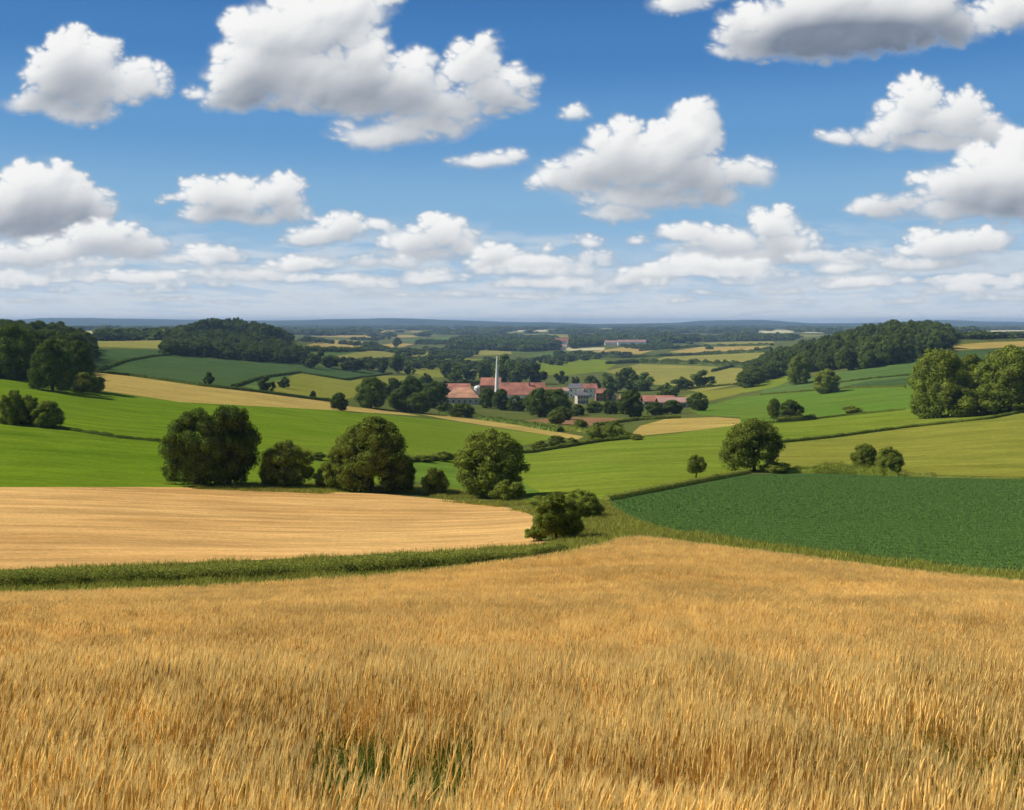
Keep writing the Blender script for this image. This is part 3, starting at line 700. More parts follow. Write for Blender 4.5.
ROW = 'round trees along the top of the barley field'
tree('d', 196, 485, 66, 78, 'dark leftmost big tree at the barley field edge, leaning against its taller twin', group=ROW, var=0)
tree('d', 229, 485, 62, 84, 'tall dark twin tree, right half of the leftmost big crown', group=ROW, var=1)
tree('ba', 176, 480, 28, 24, 'small low bush at the left foot of the big dark twin trees', 'bush')
tree('b', 286, 487, 52, 48, 'lighter small tree between the two biggest trees of the row', group=ROW, var=1)
tree('bb', 271, 486, 24, 34, 'bush tucked between the dark twins and the lighter small tree', 'bush')
tree('a', 372, 490, 84, 76, 'broad domed tree with a gap under its crown, right of the lighter small tree', group=ROW, var=2)
tree('b', 346, 490, 46, 50, 'lighter lobe-like tree on the left side of the broad domed tree', group=ROW, var=2)
tree('a', 401, 491, 32, 36, 'small tree at the right foot of the broad domed tree', group=ROW, var=0)
tree('bb', 327, 488, 26, 24, 'pale bush at the left foot of the broad domed tree', 'bush')
tree('bb', 435, 495, 27, 29, 'round bush standing alone between the two domed trees', 'bush', var=1)
tree('a', 490, 496, 82, 70, 'wide drooping tree at the right end of the barley field top edge', group=ROW, var=1)
tree('bb', 508, 502, 34, 24, 'bright bush at the right foot of the wide drooping tree', 'bush', var=2)
tree('bb', 540, 508, 26, 13, 'low scrubby bush between the drooping tree and the corner bushes', 'bush')
tree('a', 556, 540, 50, 50, 'big bush at the barley field corner in front of the others', 'bush', var=1)
tree('b', 581, 520, 44, 32, 'lighter bush behind the big corner bush', 'bush', var=0)
tree('bb', 534, 541, 20, 16, 'small bush at the left foot of the big corner bush', 'bush')
tree('t', 696, 478, 22, 25, 'small round tree standing alone on the bank by the dark crop', var=0)
tree('a', 754, 471, 62, 55, 'large round tree at the corner of the dark green crop field', var=1)
tree('bb', 779, 473, 24, 12, 'low bush at the right foot of the large round corner tree', 'bush')
tree('a', 865, 472, 27, 30, 'round bush left of its paler neighbour behind the scrub hedge', 'bush')
tree('b', 889, 475, 31, 30, 'paler bushy shrub right of the round one behind the scrub hedge', 'bush')
tree('d', 791, 421, 24, 22, 'dark round tree below the ridge fields', var=0)
tree('a', 774, 419, 14, 22, 'narrow tree just left of the dark round one below the ridge fields', var=1)
tree('bb', 852, 414, 20, 9, 'low bush on the hedgerow below the ridge fields', 'bush')
tree('b', 827, 393, 30, 25, 'pale round tree standing in the ridge field', var=1)
tree('a', 799, 384, 28, 30, 'tree at the front edge of the ridge wood', var=2)
RC = 'clump of trees beside the olive field'
tree('a', 938, 417, 60, 74, 'tallest tree at the left end of the clump on the olive field edge', group=RC, var=0)
tree('a', 972, 410, 52, 58, 'dark tree in the middle back of the clump on the olive field edge', group=RC, var=2)
tree('a', 1010, 410, 66, 68, 'big tree at the right end of the clump on the olive field edge', group=RC, var=1)
tree('ba', 958, 417, 40, 34, 'rounded low tree in the front middle of the clump', 'bush', group=RC)
tree('ba', 925, 418, 30, 22, 'low bushes at the left foot of the clump', 'bush', group=RC)
tree('ba', 992, 414, 40, 34, 'low spreading bush at the right front of the clump', 'bush', group=RC)
tree('a', 1052, 408, 60, 66, 'tree just right of the clump on the olive field edge', group=RC)
LT = 'trees at the edge of the dark wood'
tree('d', 52, 391, 42, 54, 'dark tree standing forward of the dark wood, left of a pair', group=LT, var=2)
tree('d', 76, 389, 42, 50, 'dark tree standing forward of the dark wood, right of a pair', group=LT, var=0)
tree('bb', 82, 393, 28, 22, 'bush under the dark pair of trees', 'bush', group=LT)
tree('bb', 97, 392, 18, 17, 'smaller bush right of the dark pair of trees', 'bush', group=LT)
BT = 'three bushy trees on the hedge line'
tree('b', 14, 424, 30, 36, 'leftmost of three bushy trees on the hedge line of the green field', group=BT, var=0)
tree('bb', 30, 425, 26, 32, 'middle and thinnest of three bushy trees on the hedge line', group=BT, var=1)
tree('b', 48, 427, 32, 28, 'rightmost and lowest of three bushy trees on the hedge line', group=BT, var=2)
MS = 'single small trees in the fields left of the town'
tree('m', 208, 384, 13, 13, 'small dark bush in the deep green field', 'bush', group=MS)
tree('m', 267, 392, 19, 17, 'round tree at the corner of the olive field, left of a smaller one', group=MS)
tree('m', 284, 388, 13, 12, 'smaller round tree right of the one at the olive field corner', group=MS)
tree('d', 339, 410, 20, 18, 'dark round tree between the golden band and the bright green slope', group=MS)
tree('m', 313, 399, 7, 9, 'tiny tree on the hedge above the golden band', group=MS)
tree('d', 371, 408, 34, 33, 'largest dark tree left of the town wood', group=MS, var=1)
TW = 'trees around the town'
town = [(398, 410, 22, 22, 'dark tree right beside the largest dark tree left of town'), (392, 398, 20, 22, 'tree behind the left end of the town trees'), (412, 404, 26, 28, 'tall tree in the middle of the town wood left of the red halls'),
 (418, 413, 26, 22, 'low wide tree at the front of the town wood left of the red halls'), (434, 408, 26, 28, 'tree in the town wood nearest the red halls'), (442, 398, 18, 20, 'tree touching the left end of the red halls'),
 (446, 414, 16, 12, 'small bush at the field edge below the red halls'), (404, 412, 14, 12, 'small bush at the front of the town wood'),
 (463, 417, 28, 15, 'wide dark bush in front of the orange roofed hall'), (487, 408, 18, 22, 'tree covering the middle of the red roofed works'), (501, 410, 20, 22, 'dark tree below the white tower'), (516, 411, 20, 16, 'low tree in front of the long red roof'),
 (539, 417, 30, 30, 'biggest tree in the middle of the town, left one'), (556, 415, 34, 28, 'biggest tree in the middle of the town, right one'), (562, 420, 22, 14, 'bush at the foot of the big town trees'), (578, 416, 16, 12, 'small bush before the white houses'),
 (595, 413, 20, 12, 'bush below the pink house'), (611, 414, 20, 14, 'low tree between the pink house and the big dark tree'), (631, 417, 30, 28, 'big dark tree left of the red and grey shed'), (608, 402, 14, 14, 'tree behind the pink house'),
 (655, 415, 20, 14, 'bush below the red and grey shed, left one'), (672, 414, 20, 15, 'bush below the red and grey shed, right one'), (698, 411, 22, 19, 'round tree standing alone right of the red and grey shed'),
 (612, 393, 26, 24, 'tree behind the pink house roof'), (629, 391, 26, 26, 'dark tree in the middle of the row behind the houses'), (645, 391, 24, 20, 'dark tree at the right of the row behind the houses'),
 (668, 398, 24, 16, 'low tree leading up to the pair on the open field'), (682, 390, 20, 14, 'shrub between the town and the field tree'), (704, 387, 26, 18, 'tree alone on the ripening field behind town'),
 (562, 384, 14, 14, 'small dark tree on the light green field edge'), (575, 385, 9, 10, 'smallest tree behind the white houses'), (592, 390, 18, 16, 'tree behind the white houses'),
 (505, 382, 24, 30, 'dark trees behind the white tower, nearest it'), (520, 384, 24, 24, 'tree behind the long red roof, left one'), (536, 384, 24, 22, 'tree behind the long red roof, right one'), (486, 380, 18, 22, 'tree just left of the white tower'),
 (470, 380, 16, 16, 'tree behind the orange roofed hall'), (457, 384, 20, 20, 'tree at the back left of the orange roofed hall'), (447, 378, 16, 18, 'tree on the slope behind the red halls'), (425, 388, 16, 16, 'tree on the slope above the town wood'), (409, 388, 12, 14, 'small tree left on the slope above the town wood')]
for (px, py, w, h, lb) in town: tree('m' if py < 400 else 'd', px, py, w, h, lb, 'bush' if 'bush' in lb or 'shrub' in lb else 'tree', group=TW)
VG = 'hedge bushes between the fields below the town'
for (px, py, w, h, lb) in [(597, 440, 20, 16, 'left of two round bushes on the hedge below the ploughed strip'), (614, 439, 27, 19, 'larger right one of two round bushes below the ploughed strip'), (556, 447, 17, 13, 'round bush at the point where the cream edge meets the hedge'),
    (571, 446, 16, 9, 'low bush just left of the two round hedge bushes'), (540, 450, 18, 10, 'low dark bush at the left end of the valley hedge'), (637, 440, 14, 5, 'flat bush right of the two round hedge bushes'), (580, 430, 14, 12, 'bush at the corner of the ploughed strip'), (556, 425, 18, 16, 'bush below the big town trees'),
    (443, 461, 22, 10, 'low wide bush right behind the round bush of the row'), (425, 462, 18, 7, 'flat bush on the hedge left behind the round bush of the row'), (318, 460, 16, 9, 'far small bush seen between the lighter tree and the broad domed tree')]:
    tree('ba', px, py, w, h, lb, 'bush', group=VG)
HR = 'trees of the hedgerows across the valley'
for (px, py, w, h, lb) in [(321, 358, 8, 11, 'slim tree alone left on the valley hedgerow'), (312, 368, 20, 16, 'dark tree at the right foot of the wooded hill'), (329, 368, 20, 14, 'round tree next to the foot of the wooded hill'), (352, 371, 26, 14, 'wide tree on the hedgerow above the dark wedge field'),
    (368, 370, 22, 16, 'taller tree on the hedgerow above the dark wedge field'), (383, 373, 12, 15, 'upright tree at the middle of the valley hedgerow'), (397, 373, 16, 20, 'dark upright tree right in the valley hedgerow'), (410, 374, 14, 10, 'small tree at the right end of the valley hedgerow'),
    (403, 360, 16, 7, 'dark low tree above the valley hedgerow'), (432, 362, 30, 9, 'long low copse in the middle of the valley'), (372, 348, 18, 8, 'small copse far left in the valley'), (397, 347, 10, 10, 'tall tree beside the far small copse'),
    (757, 352, 8, 6, 'tiny bush on the far hedge before the ridge wood'), (725, 365, 8, 6, 'tiny bush on the field line right of the town'), (692, 364, 6, 5, 'tiny bush on the field line behind the lone tree'), (675, 349, 12, 5, 'dark bush on the pale far field')]:
    tree('m', px, py, w, h, lb, 'bush' if 'bush' in lb else 'tree', group=HR)

# woods that read as one mass
def wood(name, outline, spacing, height, kind, dmin, dmax, label, wide=1.25, seed=0, thin=0.0, dome=None):
    coll = proto_coll(name + '_crowns', [bpy.data.objects.new('crown', m) for m in HI[kind]])
    pts = sample_area(outline, lambda d: spacing, dmin, dmax, 0.42)
    x, y = pts[:, 0], pts[:, 1]
    if thin: 
        k = fbm(x / 150, y / 400, 3, seed + 3) > thin; x, y = x[k], y[k]
    n = len(x); hh = height * rng.uniform(0.75, 1.15, n); ww = spacing * wide * rng.uniform(0.85, 1.3, n)
    hh *= 0.78 + 0.48 * fbm(x / 45 + seed, y / 60, 3, 81)
    if dome: hh *= 0.25 + 0.8 * np.sqrt(np.sin(np.pi * np.clip((x / y * 1000 + 512 - dome[0]) / (dome[1] - dome[0]), 0.02, 0.98)))
    o = scatter(name, np.stack([x, y, zat(x, y) - 0.3], 1), np.stack([x * 0, x * 0, rng.uniform(0, 6.28, n)], 1), np.stack([ww, ww, hh], 1), rng.integers(0, len(HI[kind]), n), coll, label, 'wood')
    print('WOOD', name, n)
    return o
wood('woodland', [(-420, 372), (-200, 375), (0, 378), (30, 381), (58, 380), (88, 362), (92, 349), (60, 343), (0, 343), (-420, 338)], 13, 18, 'd', 330, 1100, 'dark dense wood on the left hand hill')
wood('woodland', [(166, 356), (200, 357), (250, 361), (298, 364), (302, 358), (285, 350), (262, 340), (236, 335), (200, 337), (168, 343)], 13, 15, 'w', 800, 1500, 'dark wood on the knoll above the deep green field')
wood('woodland', [(176, 338), (236, 334), (290, 341), (282, 333), (236, 325), (175, 325)], 14, 24, 'w', 1100, 2100, 'wood cresting the knoll behind', dome=(168, 292))
wood('woodland', [(742, 391), (765, 381), (800, 373), (850, 371), (895, 364), (932, 357), (950, 350), (948, 338), (900, 332.5), (840, 335), (800, 352), (770, 362), (748, 376)], 15, 24, 'w', 700, 1700, 'dark wood on the right hand ridge', dome=(728, 985))
wood('woodland', [(448, 353), (480, 350), (530, 352), (560, 350), (556, 340), (480, 339), (452, 343)], 26, 24, 'l', 2200, 6000, 'far dark wood left of the pink village')
wood('woodland', [(572, 349), (620, 343), (665, 344), (690, 343), (700, 339), (640, 337.5), (572, 339)], 30, 26, 'l', 2600, 7000, 'far dark wood behind the pink village')
wood('woodland', [(96, 341), (170, 340), (172, 335), (110, 335.5)], 20, 15, 'l', 1200, 5000, 'far wood left of the wooded knoll')
wood('woodland', [(940, 340), (1024, 338), (1300, 337), (1300, 333), (1024, 334), (940, 335)], 22, 9, 'l', 1300, 5000, 'far wood beyond the yellow ridge field')
wood('woodland', [(690, 342), (790, 341), (800, 338), (700, 338)], 30, 22, 'l', 2600, 8000, 'long low wood far behind the ridge', thin=0.4)
wood('distant_woods', [(-200, 334), (300, 336.5), (460, 338), (700, 337), (1300, 333), (1300, 327), (-200, 327)], 75, 24, 'l', 3800, 12500, 'scattered woods fading into the far plain', 1.2, 5, thin=0.635)
wood('scattered_trees', [(300, 366), (520, 372), (600, 362), (770, 356), (770, 340), (300, 338)], 30, 12, 'l', 1300, 4500, 'hedgerow trees dotted over the valley floor', 0.7, 9, thin=0.66)

# ------------------------------------------------------------------ hedges
def hedge(pts, hpx, width, label, mat='hedge', per_m=90, leaf=0.09, name='hedge', gaps=0.0, seed=1, hvar=0.35):
    P3 = []
    dp = []
    for i in range(len(pts) - 1):
        for k in range(12): dp.append((pts[i][0] + (pts[i + 1][0] - pts[i][0]) * k / 12, pts[i][1] + (pts[i + 1][1] - pts[i][1]) * k / 12))
    dp.append(pts[-1])
    P3 = np.array([hit(*p) for p in dp])
    seg = np.linalg.norm(np.diff(P3[:, :2], axis=0), axis=1); cum = np.concatenate([[0], np.cumsum(seg)]); Lh = cum[-1]
    n = int(min(Lh * per_m, 60000)); rs = np.random.default_rng(seed)
    s = rs.uniform(0, Lh, n); x = np.interp(s, cum, P3[:, 0]); y = np.interp(s, cum, P3[:, 1])
    tx = np.gradient(P3[:, 0], cum + np.arange(len(cum)) * 1e-6); ty = np.gradient(P3[:, 1], cum + np.arange(len(cum)) * 1e-6); tl = np.hypot(tx, ty)
    tx = np.interp(s, cum, tx / tl); ty = np.interp(s, cum, ty / tl)
    hm = hpx * float(np.median(P3[:, 1])) / 1000
    hl = hm * (1 - hvar + 2 * hvar * fbm(s / (hm * 2.2), s * 0, 3, seed + 9))
    if gaps: hl = hl * np.where(fbm(s / (hm * 9), s * 0 + 4, 2, seed + 2) < gaps, 0.3, 1)
    al = rs.uniform(0, math.pi, n); rad = rs.uniform(0.75, 1.05, n)
    off = np.cos(al) * width * 0.5 * rad * np.clip(hl / hm, .5, 1.2); zz = np.abs(np.sin(al)) ** 0.7 * hl * rad
    px_ = x - ty * off; py_ = y + tx * off
    p = np.stack([px_, py_, zat(px_, py_) + zz * 1.0], 1)
    nrm = np.stack([-ty * np.cos(al), tx * np.cos(al), np.sin(al)], 1) + rs.normal(0, 0.55, (n, 3)); nrm /= np.linalg.norm(nrm, axis=1)[:, None]
    t1 = np.cross(nrm, rs.normal(0, 1, (n, 3))); t1 /= np.linalg.norm(t1, axis=1)[:, None]; t2 = np.cross(nrm, t1)
    sz = leaf * rs.uniform(0.6, 1.3, n)[:, None]
    q = np.stack([p - t1 * sz, p - t2 * sz * .6, p + t1 * sz, p + t2 * sz * .6], 1).reshape(-1, 3)
    # solid inner body
    ns_ = max(8, int(Lh / (hm * 0.8))); ns_ = min(ns_, 400); sb = np.linspace(0, Lh, ns_)
    bx = np.interp(sb, cum, P3[:, 0]); by = np.interp(sb, cum, P3[:, 1]); btx = np.gradient(bx); bty = np.gradient(by); bl = np.hypot(btx, bty); btx /= bl; bty /= bl
    hb = hm * (1 - hvar + 2 * hvar * fbm(sb / (hm * 2.2), sb * 0, 3, seed + 9)) * 0.8
    if gaps: hb = hb * np.where(fbm(sb / (hm * 9), sb * 0 + 4, 2, seed + 2) < gaps, 0.3, 1)
    body = []
    for a_, h_ in ((-0.42, -0.1), (-0.36, 0.7), (0, 1.0), (0.36, 0.7), (0.42, -0.1)):
        xx_ = bx - bty * a_ * width; yy_ = by + btx * a_ * width
        body.append(np.stack([xx_, yy_, zat(xx_, yy_) + hb * h_], 1))
    body = np.stack(body, 1).reshape(-1, 3); bf = []
    for i in range(ns_ - 1):
        for k in range(4): bf.append((i * 5 + k, (i + 1) * 5 + k, (i + 1) * 5 + k + 1, i * 5 + k + 1))
    v = np.concatenate([q, body]); f = np.concatenate([np.arange(n * 4).reshape(-1, 4), np.array(bf) + n * 4])
    org = np.array([P3[len(P3) // 2][0], P3[len(P3) // 2][1], P3[len(P3) // 2][2]])
    o = link(name, np_mesh(name, v - org, f, 4), M[mat]); o.location = org
    return tag(o, label, 'hedge')
hedge([(-300, 592), (0, 588), (130, 583), (256, 578), (384, 571), (470, 566), (525, 560), (560, 553)], 14.5, 1.8, 'long bushy hedge between the barley field and the foreground wheat', per_m=750, leaf=0.05, seed=3, hvar=0.45)
hedge([(-200, 419), (0, 422), (50, 427), (120, 438), (165, 442), (200, 447)], 3, 1.4, 'low dark hedge line crossing the bright green field', 'leaf_d', 60, 0.14, seed=4)
hedge([(606, 501), (640, 494), (700, 482), (748, 473)], 5.5, 1.5, 'trimmed green hedge along the bank of the dark crop field', 'hedge', 200, 0.07, seed=5, hvar=0.1)
hedge([(770, 473), (800, 473), (850, 474), (900, 476)], 8.5, 2.2, 'scrubby light hedge behind the dark crop field', 'leaf_a', 420, 0.09, seed=6, hvar=0.75, gaps=0.35)
hedge([(900, 476), (960, 478), (1024, 479), (1200, 480)], 6, 2.0, 'thin scrub at the far edge of the dark crop field', 'hedge', 140, 0.11, seed=7, gaps=0.45, hvar=0.5)
hedge([(770, 444), (830, 438), (905, 428), (990, 419), (1024, 412), (1200, 400)], 3, 1.5, 'narrow dark hedge between the two olive fields', 'leaf_a', 60, 0.13, seed=8)
hedge([(755, 424), (800, 421), (850, 415), (905, 410)], 5, 2.5, 'rough hedge between the fresh green field and the yellow green one', 'leaf_a', 80, 0.2, seed=9, gaps=0.4, hvar=0.5)
hedge([(760, 395), (800, 392), (850, 388), (905, 387)], 1.8, 1.5, 'faint hedge across the ridge slope', 'leaf_a', 40, 0.2, seed=10)
hedge([(838, 383), (870, 379), (915, 375)], 2.0, 1.5, 'dark hedge strip in the ridge field', 'leaf_d', 40, 0.25, seed=30)
hedge([(92, 372), (130, 376), (200, 386), (255, 392), (300, 398), (340, 403)], 3.0, 1.8, 'dark hedge above the golden band', 'leaf_d', 40, 0.25, seed=11)
hedge([(98, 371), (128, 361), (150, 357), (170, 355)], 2.2, 2, 'hedge between the two dark green fields', 'leaf_d', 20, 0.35, seed=12)
hedge([(232, 388), (262, 378), (300, 373), (345, 380), (392, 374)], 2.0, 2, 'hedge winding above the olive field', 'leaf_d', 25, 0.4, seed=13)
hedge([(405, 462), (440, 460), (480, 456), (530, 453), (600, 442), (640, 438)], 4.5, 2.2, 'rough hedge along the valley side below the town', 'leaf_a', 60, 0.2, seed=14, hvar=0.5)
hedge([(595, 426), (640, 420), (680, 418)], 3, 3, 'scrub line below the red and grey shed', 'leaf_a', 30, 0.35, seed=15)
hedge([(520, 424), (556, 428), (600, 434), (630, 438)], 4, 4, 'scrub line under the ploughed strip', 'leaf_a', 40, 0.3, seed=16, hvar=0.5)
hedge([(440, 414), (480, 419), (520, 425), (560, 432)], 4, 4, 'scrub between the cream edge and the town', 'leaf_d', 40, 0.35, seed=17, hvar=0.5)
hedge([(640, 386), (690, 389), (745, 384)], 2.0, 3, 'hedge across the ripening field behind town', 'leaf_d', 15, 0.6, seed=18)
hedge([(712, 372), (752, 362)], 2.5, 4, 'dark hedge climbing to the ridge wood', 'leaf_far', 15, 0.8, seed=19)
hedge([(606, 364), (640, 363), (700, 364), (755, 368)], 4, 8, 'dark hedge line behind the light green field', 'leaf_far', 16, 1.0, seed=20, hvar=0.6)
hedge([(500, 372), (528, 362), (550, 357)], 3, 6, 'dark hedge at the left edge of the light green field', 'leaf_far', 12, 1.0, seed=21)
hedge([(320, 361), (370, 362), (430, 359), (470, 357)], 3.0, 8, 'far hedge crossing the valley on the left', 'leaf_far', 10, 1.2, seed=22, hvar=0.6)
hedge([(300, 350), (340, 351), (400, 350), (440, 352)], 2.5, 10, 'farther hedge line across the left of the valley', 'leaf_far', 8, 1.6, seed=23, hvar=0.6)
hedge([(560, 356), (620, 358), (680, 356), (770, 352)], 3, 10, 'far hedge line right of the pink village', 'leaf_far', 9, 1.5, seed=24, hvar=0.6)
hedge([(640, 351), (700, 346.5), (772, 345.5)], 2.0, 12, 'farthest hedge on the pale fields', 'leaf_far', 8, 1.8, seed=25, hvar=0.6)
hedge([(405, 393), (440, 386), (480, 384), (500, 380)], 4, 6, 'dark hedge behind the red halls', 'leaf_far', 20, 0.8, seed=26, hvar=0.6)

# ------------------------------------------------------------------ town
M['roof_red'] = plain_mat('red_roof_tiles', C(.40, .16, .105), 0.85, 0.38, 0.12)
M['roof_orange'] = plain_mat('orange_roof_tiles', C(.46, .23, .135), 0.85, 0.35, 0.12)
M['roof_pink'] = plain_mat('faded_roof_tiles', C(.42, .24, .20), 0.85, 0.15, 0.1)
M['roof_grey'] = plain_mat('slate_roof', C(.16, .16, .17), 0.7, 0.2, 0.3)
M['wall_white'] = plain_mat('white_render', C(.86, .85, .81), 0.85, 0.06, 0.4)
M['wall_cream'] = plain_mat('cream_render', C(.50, .45, .37), 0.85, 0.1, 0.4)
M['wall_brick'] = plain_mat('brick', C(.34, .17, .12), 0.9, 0.15, 0.5)
M['wall_grey'] = plain_mat('grey_sheeting', C(.30, .30, .27), 0.7, 0.1, 0.3)
M['pane'] = plain_mat('dark_glass', C(.03, .035, .04), 0.2, 0.1, 1.0)
M['tank'] = plain_mat('pale_metal', C(.62, .64, .66), 0.4, 0.06, 0.5)
def box_mesh(name, x0, x1, y0, y1, z0, z1):
    v = [(x0, y0, z0), (x1, y0, z0), (x1, y1, z0), (x0, y1, z0), (x0, y0, z1), (x1, y0, z1), (x1, y1, z1), (x0, y1, z1)]
    f = [(0, 3, 2, 1), (4, 5, 6, 7), (0, 1, 5, 4), (1, 2, 6, 5), (2, 3, 7, 6), (3, 0, 4, 7)]
    return py_mesh(name, v, f)
def building(name, px, py, wpx, hpx, roofpx, depth, label, wall, roof, nwin=4, floors=1, rz=0.0, hip=0.0, chimney=False, cat='building', group=None, door=True, dpush=0.0):
    x, d, z = hit(px, py); k = d / 1000.0
    w, h, rh = wpx * k, hpx * k, roofpx * k
    z = float(zat(x, d + depth / 2))
    root = empty(name, (x, d, z), rz)
    # wall body with gable ends
    xw = w / 2; yw = depth
    v = [(-xw, 0, -2), (xw, 0, -2), (xw, yw, -2), (-xw, yw, -2), (-xw, 0, h), (xw, 0, h), (xw, yw, h), (-xw, yw, h)]
    f = [(0, 1, 5, 4), (2, 3, 7, 6), (0, 3, 2, 1)]
    if hip == 0:
        v += [(-xw, yw / 2, h + rh * 0.97), (xw, yw / 2, h + rh * 0.97)]; f += [(1, 2, 6, 9, 5), (3, 0, 4, 8, 7)]
    else: f += [(1, 2, 6, 5), (3, 0, 4, 7)]
    link('wall', py_mesh('wall', v, f), M[wall], root)
    ov = 0.5; t = 0.35; hx = xw + ov; hp = hip * yw
    e0 = h - rh * ov / (yw / 2) + 0.05
    rv = [(-hx, -ov, e0), (hx, -ov, e0), (hx, yw + ov, e0), (-hx, yw + ov, e0), (-hx + hp, yw / 2, h + rh), (hx - hp, yw / 2, h + rh)]
    rv += [(a_, b_, c_ + t) for a_, b_, c_ in rv]
    rf = [(6, 7, 11, 10), (8, 9, 10, 11), (7, 8, 11), (9, 6, 10), (0, 4, 5, 1), (2, 5, 4, 3), (1, 5, 2), (3, 4, 0), (0, 1, 7, 6), (1, 2, 8, 7), (2, 3, 9, 8), (3, 0, 6, 9)]
    ro = link('roof', py_mesh('roof', rv, rf), M[roof], root)
    if chimney:
        link('chimney', box_mesh('chimney', xw * .3, xw * .3 + 1.2, yw * .35, yw * .35 + 1.2, h + rh * .4, h + rh + 2.0), M['wall_brick'], ro)
    fh = h / floors
    wm = box_mesh('window', -0.65, 0.65, -0.06, 0.05, 0, min(1.7, fh * 0.5))
    for fl in range(floors):
        for i in range(nwin):
            xx_ = -xw + w * (i + 0.5) / nwin
            q = link('window', wm, M['pane'], root); q.location = (xx_, 0, fl * fh + fh * 0.35)
    if door:
        q = link('door', box_mesh('door', -0.7, 0.7, -0.08, 0.05, -0.5, min(2.4, fh * .7)), M['roof_grey'], root); q.location = (-xw + w * (0.5 + max(1, nwin // 2)) / nwin - w * .5 / nwin, 0, 0)
    tag(root, label, cat, group)
    return root
BG = 'buildings of the small town'
building('factory_hall', 462, 404, 34, 7, 9, 34, 'broad orange roofed hall at the left end of the works', 'wall_cream', 'roof_orange', 6, 1, 0.0, 0.25, group=BG)
building('factory_hall', 457, 396, 28, 6, 6, 24, 'pinkish red roofed hall behind the orange one', 'wall_cream', 'roof_red', 5, 1, 0.12, group=BG)
building('factory_hall', 490, 397, 20, 12, 7, 18, 'tall red gabled hall at the foot of the white tower', 'wall_brick', 'roof_red', 3, 2, -0.1, group=BG)
building('factory_hall', 522, 402, 46, 8, 11, 24, 'long red roofed hall right of the white tower', 'wall_white', 'roof_red', 9, 1, 0.0, chimney=True, group=BG)
building('house', 555, 398, 16, 6, 4, 14, 'brown roofed house mostly behind the big town trees', 'wall_brick', 'roof_red', 3, 1, 0.1, group=BG)
building('house', 583, 404, 11, 9, 4, 12, 'white house with a grey roof in front of the others', 'wall_cream', 'roof_grey', 4, 2, 0.15, chimney=True, group=BG)
building('house', 576, 398, 14, 10, 4, 10, 'grey roofed white house just behind on the left', 'wall_white', 'roof_grey', 3, 2, -0.1, group=BG)
building('house', 591, 398, 13, 10, 4, 12, 'white house with a dark red roof between the grey one and the pink one', 'wall_white', 'roof_red', 3, 2, 0.1, group=BG)
building('house', 602, 401, 12, 8, 4, 12, 'pink house with a bright red roof', 'wall_brick', 'roof_red', 3, 2, 0.0, group=BG)
for (px, py, w, h, r_, wl, rf, rz, lb) in [(548, 404, 11, 5, 3, 'wall_cream', 'roof_orange', 0.3, 'small orange roofed house tucked in front of the long red roof'), (566, 396, 9, 5, 3, 'wall_white', 'roof_pink', -0.2, 'small faded roofed house behind the big town trees'),
        (612, 402, 9, 5, 3, 'wall_cream', 'roof_pink', 0.2, 'small house right of the pink one'), (436, 401, 12, 5, 4, 'wall_brick', 'roof_pink', 0.25, 'small brick house at the left end of the works'), (512, 392, 14, 5, 4, 'wall_brick', 'roof_grey', 0.05, 'dark roofed hall just behind the white tower'),
        (624, 403, 10, 4, 3, 'wall_white', 'roof_orange', -0.3, 'little white cottage left of the low red shed')]:
    building('house', px, py, w, h, r_, 9, lb, wl, rf, 2, 1, rz, group=BG)
building('warehouse', 660, 405, 32, 4, 5, 20, 'low red roofed shed beside the big dark tree', 'wall_grey', 'roof_red', 6, 1, 0.0, group=BG)
building('warehouse', 676, 408, 34, 6, 4, 16, 'long low grey shed in front of the red roofed one', 'wall_grey', 'roof_pink', 6, 1, 0.0, group=BG)
VGp = 'buildings of the far village'
for (px, py, w, h, r_, rf, lb) in [(552, 346, 12, 3, 3, 'roof_pink', 'pink roofed house at the left of the far village'), (562, 345, 14, 4, 3, 'roof_red', 'redder roofed house in the middle of the far village'), (571, 346, 9, 3, 2.5, 'roof_pink', 'small house at the right of the far village'),
                               (560, 350, 12, 3, 2.5, 'roof_pink', 'house at the front of the far village'), (612, 345, 14, 2.5, 2, 'roof_pink', 'shorter pink building left of the long one'), (632, 345, 28, 3, 2.2, 'roof_pink', 'long pink building on the far wood edge')]:
    building('village_house', px, py, w, h, r_, 20, lb, 'wall_white', rf, 3, 1, 0.0, group=VGp)
building('farmhouse', 148, 338, 10, 3, 2.5, 16, 'white farmhouse in the gap left of the wooded knoll', 'wall_white', 'roof_grey', 3, 1)
# white tower
x, d, z = hit(497, 398); k = d / 1000
root = empty('chimney_tower', (x, d, z)); tag(root, 'tall tapering white tower rising over the red roofed works', 'tower')
v, f = [], []
Ht = 42 * k; prof = [(0, 2.7), (0.1, 2.4), (0.5, 1.6), (0.85, 0.75), (1.0, 0.22)]
for (kk, r_) in prof:
    for q in range(12): v.append((r_ * math.cos(q * math.pi / 6), r_ * math.sin(q * math.pi / 6), kk * Ht))
for i in range(len(prof) - 1):
    for q in range(12): f.append((i * 12 + q, i * 12 + (q + 1) % 12, i * 12 + 12 + (q + 1) % 12, i * 12 + 12 + q))
f.append(tuple(range(48, 60)))
link('shaft', py_mesh('shaft', v, f, True), M['wall_white'], root)
q = link('cap', box_mesh('cap', -0.3, 0.3, -0.3, 0.3, Ht, Ht + 0.6), M['roof_grey'], root)
q = link('base', box_mesh('base', -4, 4, -4, 4, -2, 3.5), M['wall_brick'], root)
